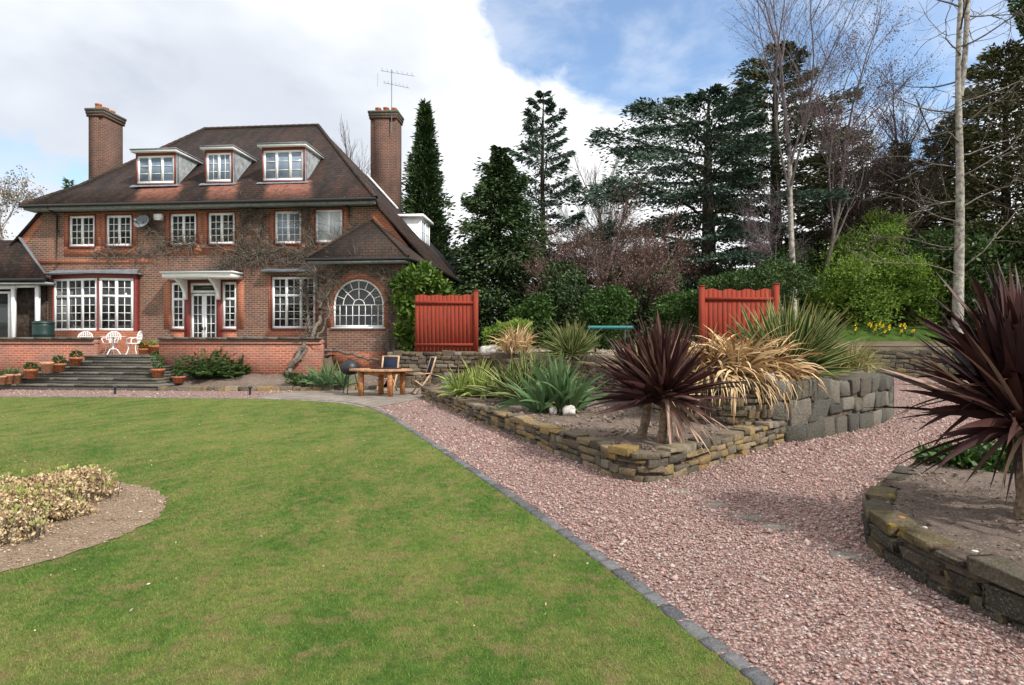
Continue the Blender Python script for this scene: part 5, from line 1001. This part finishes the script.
# hydrangea clump in the lawn
hc = [(-4.45, 6.1, .12, .42, .34, .36), (-4.65, 5.75, .12, .50, .42, .38), (-4.6, 5.25, .12, .55, .42, .33), (-5.2, 5.35, .12, .7, .5, .33), (-4.75, 4.85, .1, .6, .4, .28), (-5.6, 4.95, .1, .7, .5, .3), (-4.2, 4.85, .08, .42, .30, .24), (-4.3, 5.45, .08, .35, .3, .3)]
hc = [(a, b_, .06, d, e, f*.72) for a, b_, c_, d, e, f in hc]
hroot = shrub('hydrangea_bush', 'low clump of dry tan hydrangea heads in the lawn', 'bush', hc, 60000, .027, .02, 'hydrangea_mix', base=(-5.0, 5.6, 0), inner=.45, stem='vine_bark', lump=.2, sub=3)
mb = MB(); E = np.array(hc); k = rng.integers(0, len(E), 230); d = rdir(230); d[:, 2] = abs(d[:, 2])*.9+.35; d = unit(d); P = E[k, :3]+d*E[k, 3:]*1.02-np.array([-5., 5.6, 0]); b5 = np.repeat(P, 4, 0); leaves(mb, b5, rdir(920)*.5+np.array([0, 0, 1.]), .05, .022); mb.build('bud', 'hydrangea_bud', hroot)
mb = MB()
for q in range(420):
    e = E[rng.integers(0, len(E))]; a = rng.uniform(0, 6.28); p = np.array([e[0]+math.cos(a)*e[3]*rng.uniform(.5, 1), e[1]+math.sin(a)*e[4]*rng.uniform(.5, 1), .01]); mb.tube([p-np.array([-5., 5.6, 0]), p+np.array([rng.normal()*.05, rng.normal()*.05, rng.uniform(.10, .22)])-np.array([-5., 5.6, 0])], [.006, .004], 3, False)
mb.build('cane', 'vine_bark', hroot, kind='stuff')
clods('soil_litter', patch_poly, lambda x, y: .012+0*x, 9000, .006, 'dry leaf litter on the bare earth round the hydrangea', 'litter_tan')
# wisteria on the house front
wx, wy = gp(289, 377, .33); wis = thing('wisteria', 'leafless old wisteria climbing the house front from a thick bent trunk', 'climber', (wx, wy, .3)); wb = np.array([wx, wy, .3])
def hw(px, py, v): u, z = hp(px, py, v); x, y = h2w(u, v); return np.array([x, y, z])
rw_ = np.random.default_rng(5)
def vine(mb, pts, r0, r1, n=6, jit=.05):
    P = np.array([hw(*p) for p in pts]); t = np.linspace(0, len(P)-1, len(P)*4); Q = np.column_stack([np.interp(t, np.arange(len(P)), P[:, k]) for k in range(3)]); Q[1:-1] += rw_.normal(size=(len(Q)-2, 3))*jit*np.array([1, .35, 1]); mb.tube(Q-wb, np.linspace(r0, r1, len(Q)), n, False); return Q
tr = MB()
T1 = vine(tr, [(288, 380, -3.35), (289, 370, -3.35), (296, 357, -3.25), (306, 344, -3.05), (314, 334, -2.6), (320, 318, -1.7), (321, 300, -1.65), (317, 282, -.6), (316, 266, -.25), (312, 254, -.2)], .12, .035, 8)
T2 = vine(tr, [(292, 366, -3.3), (302, 354, -3.2), (314, 341, -2.8), (322, 332, -1.8), (330, 312, -1.68), (329, 290, -1.66), (334, 272, -1.66), (345, 264, -1.66)], .07, .022, 7)
T3 = vine(tr, [(300, 360, -3.1), (320, 350, -1.9), (342, 351, -1.75), (365, 358, -1.72), (385, 360, -1.72), (396, 350, -1.7), (402, 335, -1.68)], .07, .03, 7); tr.build('trunk', 'vine_bark', wis)
bm2 = MB(); runs = [[(314, 258, -.2), (295, 250, -.16), (262, 252, -.14), (238, 256, -.14), (222, 266, -.14), (212, 270, -.2)], [(312, 254, -.2), (280, 248, -.14), (240, 250, -.14), (190, 246, -.13), (150, 252, -.13), (120, 255, -.12), (95, 252, -.12)], [(318, 275, -.4), (300, 262, -.14), (270, 262, -.14), (240, 262, -.14)], [(190, 246, -.13), (160, 240, -.12), (148, 228, -.12), (146, 215, -.12)], [(262, 252, -.14), (262, 230, -.12), (258, 212, -.12), (240, 206, -.12)], [(240, 250, -.14), (243, 230, -.12), (247, 214, -.12)], [(312, 254, -.2), (308, 235, -.13), (306, 215, -.12), (300, 206, -.12)], [(345, 264, -1.66), (370, 268, -1.66), (395, 275, -1.66)], [(385, 360, -1.72), (392, 330, -1.68), (390, 300, -1.66), (396, 280, -1.66)], [(306, 344, -3.05), (310, 325, -1.9), (306, 300, -.5), (303, 285, -.2)], [(314, 254, -.2), (330, 250, -.14), (348, 240, -.12), (354, 225, -.12)]]
nodes = []
for rn in runs: nodes += list(vine(bm2, rn, .035, .012, 5, .09))
nodes += list(T1[-14:])+list(T2[-14:])+list(T3[-10:])
for q in range(2600):
    p = nodes[rw_.integers(0, len(nodes))].copy(); a = rw_.uniform(0, 6.28); d = np.array([math.cos(a), -.12, math.sin(a)]); ln = rw_.uniform(.25, 1.0); pts = [p]
    for k in range(4): d = d+rw_.normal(size=3)*np.array([.35, .08, .35]); d /= np.linalg.norm(d); pts.append(pts[-1]+d*ln/4)
    pts = np.array(pts); pts[:, 1] = np.minimum(pts[:, 1], p[1]+.04); bm2.tube(pts-wb, np.linspace(.013, .004, 5), 3, False)
bm2.build('branch', 'vine_bark', wis)
# ivy on the bay corner
def bw(px, py, Y, r, asp=1.): return (at(px, Y), Y, zat(py, Y), r, r*.8, r*asp)
shrub('ivy', 'bright green climber over the house corner beside the left red fence', 'climber', [bw(411, 283, 23.0, .62), bw(424, 281, 23.4, .62), bw(440, 287, 23.8, .45, .8), bw(407, 300, 22.9, .42), bw(409, 318, 22.8, .42), bw(404, 335, 22.7, .32), bw(410, 348, 22.7, .33), bw(449, 296, 24, .30, .6), bw(428, 298, 23.6, .4)], 7000, .18, .10, 'leaf_ivy', base=(at(408, 22.8), 22.8, 1.0), stem='vine_bark', inner=.4, lump=.25)
# daffodils on the far bank
da = None
for i in range(17):
    px = rng.uniform(845, 918); Y = rng.uniform(30.95, 31.4); x = at(px, Y); z = 1.45+.75*(Y-30.5)+(Y-30.5)/13.5*1.6
    if da is None:
        da = thing('daffodil', 'yellow daffodil in the grass below the spring green bush', 'flower', (x, Y, z), 0, 'daffodils on the far bank'); mb = MB(); mb.tube([(0, 0, -.1), (.01, 0, .34)], .012, 4); blades(mb, np.zeros((7, 3)), rng.uniform(0, 6.28, 7), np.radians(rng.uniform(60, 85, 7)), np.full(7, .38), np.full(7, .03), np.full(7, .5)); mb.uv = [u for u in mb.uv]; mb.hasuv = False; mb.build('leaf', 'leaf_green', da)
        mb = MB(); P = np.tile([.01, -.02, .36], (6, 1)); a = np.arange(6)*1.047; leaves(mb, P, np.column_stack([np.cos(a), np.full(6, -.3), np.sin(a)]), .12, .08); mb.lathe([(.03, 0), (.045, .06)], (.01, -.02, .34), 8); mb.build('bloom', 'flower_yellow', da)
    else:
        c = dup(da); c.location = (x, Y, z); c.rotation_euler.z = rng.uniform(-.6, .6); c.scale = (1, 1, rng.uniform(.8, 1.15))

# ================================================================== FENCES, FURNITURE, POTS
def fence(label, x0, x1, Y, zb, zt, wav, posts):
    root = thing('red_fence', label, 'fence', (x0, Y, zb), 0, 'red boarded fence panels'); W_ = x1-x0; n = round(W_/.145); mb = MB()
    for i in range(n):
        a = i*W_/n+.004; b = (i+1)*W_/n-.004; f = lambda x: zt-zb-.07+wav*(.5-.5*math.cos(2*math.pi*(x/W_)*4))-.02*math.sin(math.pi*x/W_)
        y0 = rng.uniform(-.004, .004); z1, z2 = f(a), f(b); V = [(a, y0-.011, 0), (b, y0-.011, 0), (b, y0+.011, 0), (a, y0+.011, 0), (a, y0-.011, z1), (b, y0-.011, z2), (b, y0+.011, z2), (a, y0+.011, z1)]
        mb.add(V, [(0, 3, 2, 1), (4, 5, 6, 7), (0, 1, 5, 4), (1, 2, 6, 5), (2, 3, 7, 6), (3, 0, 4, 7)])
    mb.build('board', 'fence_red', root)
    for zz in (.28, zt-zb-.38): r = MB(); r.box((.0, -.06, zz), (W_, -.013, zz+.09)); r.build('rail', 'fence_red', root)
    for (x, w_, top) in posts: p = MB(); p.box((x-w_/2, -.075, -.05), (x+w_/2, .06, top-zb)); p.box((x-w_/2-.015, -.09, top-zb), (x+w_/2+.015, .075, top-zb+.03)); p.build('post', 'fence_red', root)
Y = 21.9; a, b = at(415, Y), at(474, Y); fence('red boarded fence with wavy top joining the house corner', a, b, Y, 1.2, zat(293.5, Y), .05, [(b-a+.07, .17, zat(291, Y))])
Y = 18.6; a, b = at(703, Y), at(774, Y); fence('red boarded fence with wavy top standing behind the striped phormium', a, b, Y, 1.2, zat(288, Y), .07, [(-.04, .15, zat(286.5, Y)), (b-a+.06, .16, zat(284.5, Y))])
# teal rail
Y = 20; x = at(588, Y); rr = thing('teal_rail', 'long teal roller rail on dark legs in the upper garden', 'rail', (x, Y, 1.22)); zz = zat(327.5, Y)-1.22; L_ = at(634, Y)-x
mb = MB(); mb.tube([(0, 0, zz), (L_, .1, zz)], .06, 12); mb.build('roller', 'teal_plastic', rr)
for dx in (.25, L_-.3): mb = MB(); mb.bar((dx, .04, -.05), (dx, .04, zz-.07), .05, .05); mb.bar((dx, -.25, 0), (dx, .35, 0), .05, .05); mb.build('leg', 'black_metal', rr)
# wooden table
tx, ty = at(381, 18.15), 18.15; tb = thing('wooden_table', 'oval wooden patio table on four square legs', 'table', (tx, ty, 0)); zt = .80
def ovalpoly(a, b, n=36, rot=-.12): return [(a*math.cos(t)*math.cos(rot)-b*math.sin(t)*math.sin(rot), a*math.cos(t)*math.sin(rot)+b*math.sin(t)*math.cos(rot)) for t in np.linspace(0, 2*math.pi, n, endpoint=False)]
mb = MB(); mb.prism(ovalpoly(.97, .62), zt-.05, zt); mb.build('tabletop', 'table_edge', tb)
LG = [(361, 17.85), (390, 17.72), (381, 18.55), (402.5, 18.4)]
for px, Y in LG: X = at(px, Y)-tx; mb = MB(); mb.box((X-.07, Y-ty-.07, 0), (X+.07, Y-ty+.07, zt-.052)); mb.build('leg', 'table_wood', tb)
mb = MB(); q = [(at(p, Y)-tx, Y-ty) for p, Y in LG]
for i, j in ((0, 1), (1, 3), (3, 2), (2, 0)): mb.bar((*q[i], zt-.11), (*q[j], zt-.11), .03, .10)
mb.build('apron', 'table_wood', tb)
mb = MB(); mb.prism([(x*.5, y*.5) for x, y in ovalpoly(.97, .55)], 0, .025); tag(mb.build('dark_tray', 'navy_fabric', None, loc=(tx+.12, ty+.12, zt+.001)), 'flat dark mat lying on the wooden table', 'mat')
def deck_chair(label, x, y, rot):
    r = thing('folding_chair', label, 'chair', (x, y, 0), rot, 'wooden folding chairs at the patio table')
    # front is -y, width along x
    for s in (-1, 1):
        X = s*.27
        for p, q in (((X, -.24, 0), (X, .22, .62)), ((X*.9, .30, 0), (X*.9, -.22, .44))): mb = MB(); mb.bar(p, q, .035, .05, (1, 0, 0)); mb.build('leg', 'teak', r)
        mb = MB(); mb.bar((X, .16, .40), (X, .40, 1.16), .035, .055, (1, 0, 0)); mb.build('back_stile', 'teak', r)
        mb = MB(); mb.bar((X*1.08, -.30, .64), (X*1.08, .27, .66), .055, .025); mb.build('armrest', 'teak', r)
    mb = MB(); mb.bar((-.27, -.24, .06), (.27, -.24, .06), .03, .04); mb.bar((-.27, .39, 1.14), (.27, .39, 1.14), .03, .05); mb.bar((-.27, -.22, .42), (.27, -.22, .42), .03, .04); mb.build('crossbar', 'teak', r)
    mb = MB(); mb.add([(-.24, .21, .55), (.24, .21, .55), (.24, .385, 1.12), (-.24, .385, 1.12)], [(0, 1, 2, 3)]); o = mb.build('backrest', 'navy_fabric', r); o.modifiers.new('t', 'SOLIDIFY').thickness = .012
    mb = MB(); mb.add([(-.24, -.22, .44), (.24, -.22, .44), (.24, .17, .41), (-.24, .17, .41)], [(0, 1, 2, 3)]); o = mb.build('seat', 'navy_fabric', r); o.modifiers.new('t', 'SOLIDIFY').thickness = .012
deck_chair('wooden folding chair with navy back, behind the table facing the viewer', at(387, 19.6), 19.6, R(-8)); deck_chair('wooden folding chair with navy back, side on at the right end of the table', at(421, 18.5), 18.5, R(-68))
# kettle barbecue
x, y = at(350, 18.75), 18.75; k = thing('barbecue', 'black domed kettle barbecue at the left end of the table', 'barbecue', (x, y, 0)); mb = MB(); mb.lathe([(0, .58), (.18, .61), (.27, .70), (.29, .78), (.29, .80)], n=22); mb.build('bowl', 'black_metal', k, True); mb = MB(); mb.lathe([(.295, .80), (.29, .87), (.22, .99), (.1, 1.05), (0, 1.06)], n=22); l_ = mb.build('lid', 'black_metal', k, True); mb = MB(); mb.bar((-.08, 0, 1.09), (.08, 0, 1.09), .03, .03); mb.build('handle', 'black_metal', l_)
for a in (0.5, 2.6, 4.7): mb = MB(); mb.tube([(.15*math.cos(a), .15*math.sin(a), .62), (.3*math.cos(a), .3*math.sin(a), 0)], .014, 6); mb.build('leg', 'black_metal', k)
# white terrace furniture
def cast_chair(label, x, y, rot):
    r = thing('garden_chair', label, 'chair', (x, y, TZ+.012), rot, 'white cast chairs on the terrace')
    mb = MB(); mb.lathe([(0, .42), (.24, .42), (.26, .44), (.24, .46), (0, .46)], n=20); mb.build('seat', 'white_metal', r)
    for a in (.8, 2.35, 3.93, 5.5): mb = MB(); mb.tube([(.20*math.cos(a), .20*math.sin(a), .43), (.17*math.cos(a), .17*math.sin(a), .25), (.22*math.cos(a), .22*math.sin(a), .08), (.28*math.cos(a), .28*math.sin(a), 0)], [.024, .02, .018, .02], 6); mb.build('leg', 'white_metal', r)
    th = np.linspace(-.35, math.pi+.35, 20); mb = MB(); mb.tube([(.27*math.cos(t), .22+.02*math.sin(t)+.06*(.65+.26*math.sin(t)-.45), .68+.25*math.sin(t)) for t in th], .022, 6)
    for s in np.linspace(-.21, .21, 7): top = .68+.25*math.sqrt(max(0, 1-(s/.27)**2)); mb.tube([(s*.7, .20, .45), (s, .25, top)], .014, 5)
    for zz in (.6, .72, .83): mb.tube([(-.24, .225+.06*(zz-.45), zz), (.24, .225+.06*(zz-.45), zz)], .012, 5)
    mb.build('backrest', 'white_metal', r)
    for s in (-1, 1): mb = MB(); mb.tube([(s*.25, .22, .66), (s*.31, .0, .67), (s*.28, -.15, .62), (s*.22, -.14, .45)], .018, 6); mb.build('armrest', 'white_metal', r)
cast_chair('white cast garden chair beside the top of the steps, right of the white table', at(133, 24.0), 24.0, R(-75)); cast_chair('white cast garden chair just left of the one by the steps', at(111, 24.6), 24.6, R(10)); cast_chair('white cast garden chair mostly hidden behind the left terrace wall', at(83, 24.9), 24.9, R(15))
x, y = at(113, 24.05), 24.05; r = thing('garden_table', 'small round white garden table between the white chairs', 'table', (x, y, TZ+.012)); mb = MB(); mb.lathe([(0, .70), (.42, .70), (.45, .715), (.42, .73), (0, .73)], n=26); mb.build('tabletop', 'white_metal', r); mb = MB(); mb.tube([(0, 0, .2), (0, 0, .7)], .03, 8); mb.build('column', 'white_metal', r)
for a in (.3, 2.4, 4.5): mb = MB(); mb.tube([(0, 0, .25), (.14*math.cos(a), .14*math.sin(a), .2), (.27*math.cos(a), .27*math.sin(a), 0)], .02, 6); mb.build('leg', 'white_metal', r)
x, y = at(43.5, 24.7), 24.7; r = thing('water_butt', 'dark green ribbed water butt behind the left terrace wall', 'water butt', (x, y, TZ+.012)); mb = MB(); mb.lathe([(.30, 0), (.34, .2), (.36, .22), (.35, .25), (.37, .48), (.39, .5), (.37, .53), (.37, .72), (.36, .78), (0, .78)], n=26); mb.build('barrel', 'butt_green', r, True); mb = MB(); mb.lathe([(.39, .78), (.39, .82), (.30, .85), (0, .86)], n=26); mb.build('lid', 'butt_green', r); r.scale = (1, 1, 1.6)
# pots
def pot(label, px, py, z, w_, h, mat='terracotta', plant=None, ph=.3):
    w_ *= .86; h *= .9
    Yd = (EYE-z)*F/(py-CY) if py > CY+12 else 24; x, y = at(px, Yd), Yd
    r = thing('plant_pot', label, 'plant pot', (x, y, z), 0, 'terracotta pots on the steps'); s = w_/2
    mb = MB(); mb.lathe([(0, 0), (s*.68, 0), (s*.92, h*.78), (s*1.0, h*.79), (s*1.02, h*.99), (s*.9, h), (s*.86, h*.86), (0, h*.85)], n=22); mb.build('pot', mat, r, False)
    if plant:
        m = MB(); n = 260
        if plant == 'spike': blades(m, np.zeros((26, 3))+np.array([0, 0, h*.85]), rng.uniform(0, 6.28, 26), np.radians(rng.uniform(30, 85, 26)), ph*rng.uniform(.8, 1.2, 26), np.full(26, .04), rng.uniform(.3, 1, 26)); m.build('foliage', 'leaf_strap', r)
        elif plant == 'lime': blades(m, np.zeros((40, 3))+np.array([0, 0, h*.85]), rng.uniform(0, 6.28, 40), np.radians(rng.uniform(20, 85, 40)), ph*rng.uniform(.8, 1.2, 40), np.full(40, .05), rng.uniform(.6, 1.4, 40)); m.build('foliage', 'leaf_lime', r)
        else:
            d = rdir(n); P = np.array([0, 0, h*.85+ph*.5])+d*np.array([s*.8, s*.8, ph*.55])*rng.uniform(.5, 1, (n, 1)); leaves(m, P, d+rdir(n)*.7, .09, .045); m.build('foliage', 'leaf_fern' if plant != 'green' else 'leaf_green', r)
            if plant == 'flower': m = MB(); P = P[:70]*np.array([1.1, 1.1, 1.02]); leaves(m, P, rdir(70), .09, .07); m.build('bloom', 'flower_orange', r)
    return r
pot('cream terracotta pot cut by the left picture edge', 1, 384.5, .19, .36, .33, 'pale_terracotta', 'spike', .35)
pot('square shouldered pale pot second from the left edge', 9, 384, .19, .32, .38, 'pale_terracotta', 'spike', .38)
pot('wide pale terracotta pot third from the left edge, on the lowest step', 17, 383.5, .19, .40, .38, 'pale_terracotta', 'spike', .3)
pot('terracotta pot with a small dark shrub on the second step', 31, 378.5, .37, .50, .36, 'terracotta', 'dark', .24)
pot('bare pale orange pot standing empty between the shrub pots', 47, 373, .555, .46, .42, 'pale_terracotta')
pot('terracotta bowl with a small shrub left of the empty looking steps', 59, 372, .555, .50, .34, 'terracotta', 'dark', .28)
pot('terracotta pot with a small shrub near the top left of the steps', 76, 366, .74, .52, .36, 'terracotta', 'dark', .26)
pot('terracotta pot of orange flowers at the top right of the steps', 143, 355, 1.11, .42, .28, 'terracotta', 'flower', .25)
pot('wide terracotta bowl of lime leaves beside the orange flowers', 153, 353, 1.11, .60, .42, 'terracotta', 'lime', .45)
pot('terracotta pot of bushy green leaves at the right end of the steps', 158, 378, .37, .52, .36, 'terracotta', 'green', .5)
pot('terracotta pot half hidden behind the bushy one on the right', 156, 369, .60, .46, .34, 'terracotta', 'green', .4)
pot('low terracotta bowl with green leaves beside the large fern', 179, 383, .20, .50, .26, 'terracotta', 'green', .55)
# lawn edge lights
gl = None
for px, Y, lab in ((115, 18.6, 'short black path light on the lawn edge below the steps'), (250, 18.4, 'short black path light on the lawn edge below the terrace wall')):
    r = thing('path_light', lab, 'path light', (at(px, Y), Y, 0), 0, 'black path lights along the lawn edge'); mb = MB(); mb.tube([(0, 0, 0), (0, 0, .2)], .035, 8); mb.build('post', 'black_metal', r); mb = MB(); mb.lathe([(.0, .2), (.07, .2), (.075, .22), (.05, .25), (0, .26)], n=14); mb.build('cap', 'black_metal', r)
# stones
def rock(name, label, x, y, z, s, mat, cat='stone', group=None):
    mb = MB(); U = rock_unit(CG5, 3, .05); U = U+.12*np.sin(U[:, [1, 2, 0]]*3+rng.uniform(0, 6)); mb.add(U*np.array(s), CG5[1]); return tag(mb.build(name, mat, None, loc=(x, y, z+s[2]*.7), rotz=rng.uniform(0, 6)), label, cat, group)
rock('boulder', 'pale boulder beside the left fence post', at(490, 20.4), 20.4, 1.22, (.30, .2, .17), 'white_rock', 'boulder')
rock('rock', 'pale pointed rock on the corner of the rubble wall', at(769, 9.85), 9.85, .97, (.16, .11, .075), 'white_rock')
for px, py, s, lab in ((569, 414, .12, 'larger white stone at the foot of the strap leaved plant'), (584, 408, .10, 'white stone right of the larger white one'), (553, 413, .09, 'cream stone left of the larger white one')): x, y, z = place(px, py, .3); rock('rock', lab, x, y, z, (s, s*.8, s*.75), 'white_rock', 'stone')
x, y, z = place(902, 521, .27); rock('orange_stone', 'small orange stone on the edge of the right hand bed', x, y, z, (.035, .026, .02), 'orange_rock')
for i, (px, py, s, lab) in enumerate(((925, 528, .016, 'small white pebble right of the orange stone'), (975, 552, .017, 'white pebble on the right hand bed near its middle'), (1005, 560, .017, 'white pebble on the right hand bed near the picture edge'))): x, y, z = place(px, py, .28); rock('pebble', lab, x, y, z, (s, s*.7, s*.4), 'white_rock', 'pebble')
for (a, b, r_, lab) in (((788, 10.05), (826, 10.9), .06, 'weathered brown log lying on top of the slate wall'),):
    x0, x1 = at(a[0], a[1]), at(b[0], b[1]); mb = MB(); mb.tube([(0, 0, 0), ((x1-x0)*.5, (b[1]-a[1])*.5, .02), (x1-x0, b[1]-a[1], 0)], [r_, r_*.9, r_*.7], 8); tag(mb.build('log', 'log_brown', None, loc=(x0, a[1]+.1, 1.05)), lab, 'log')
for px, py, lab in ((677, 491, 'flat buff stepping stone nearest the lower bed corner'), (715, 505, 'flat buff stepping stone second from the lower bed corner'), (747, 517, 'flat buff stepping stone third from the lower bed corner'), (779, 527, 'flat buff stepping stone farthest from the lower bed corner'), (850, 556, 'flat buff stone sunk in gravel against the right hand bed')):
    x, y = gp(px, py); U = rock_unit(CG3, 7, .04); mb = MB(); mb.add(U*np.array([.14, .085, .02]), CG3[1]); tag(mb.build('stepping_stone', 'flag_stone', None, loc=(x, y, -.012), rotz=rng.uniform(-.5, .1)), lab, 'stepping stone', 'stepping stones sunk in the gravel')
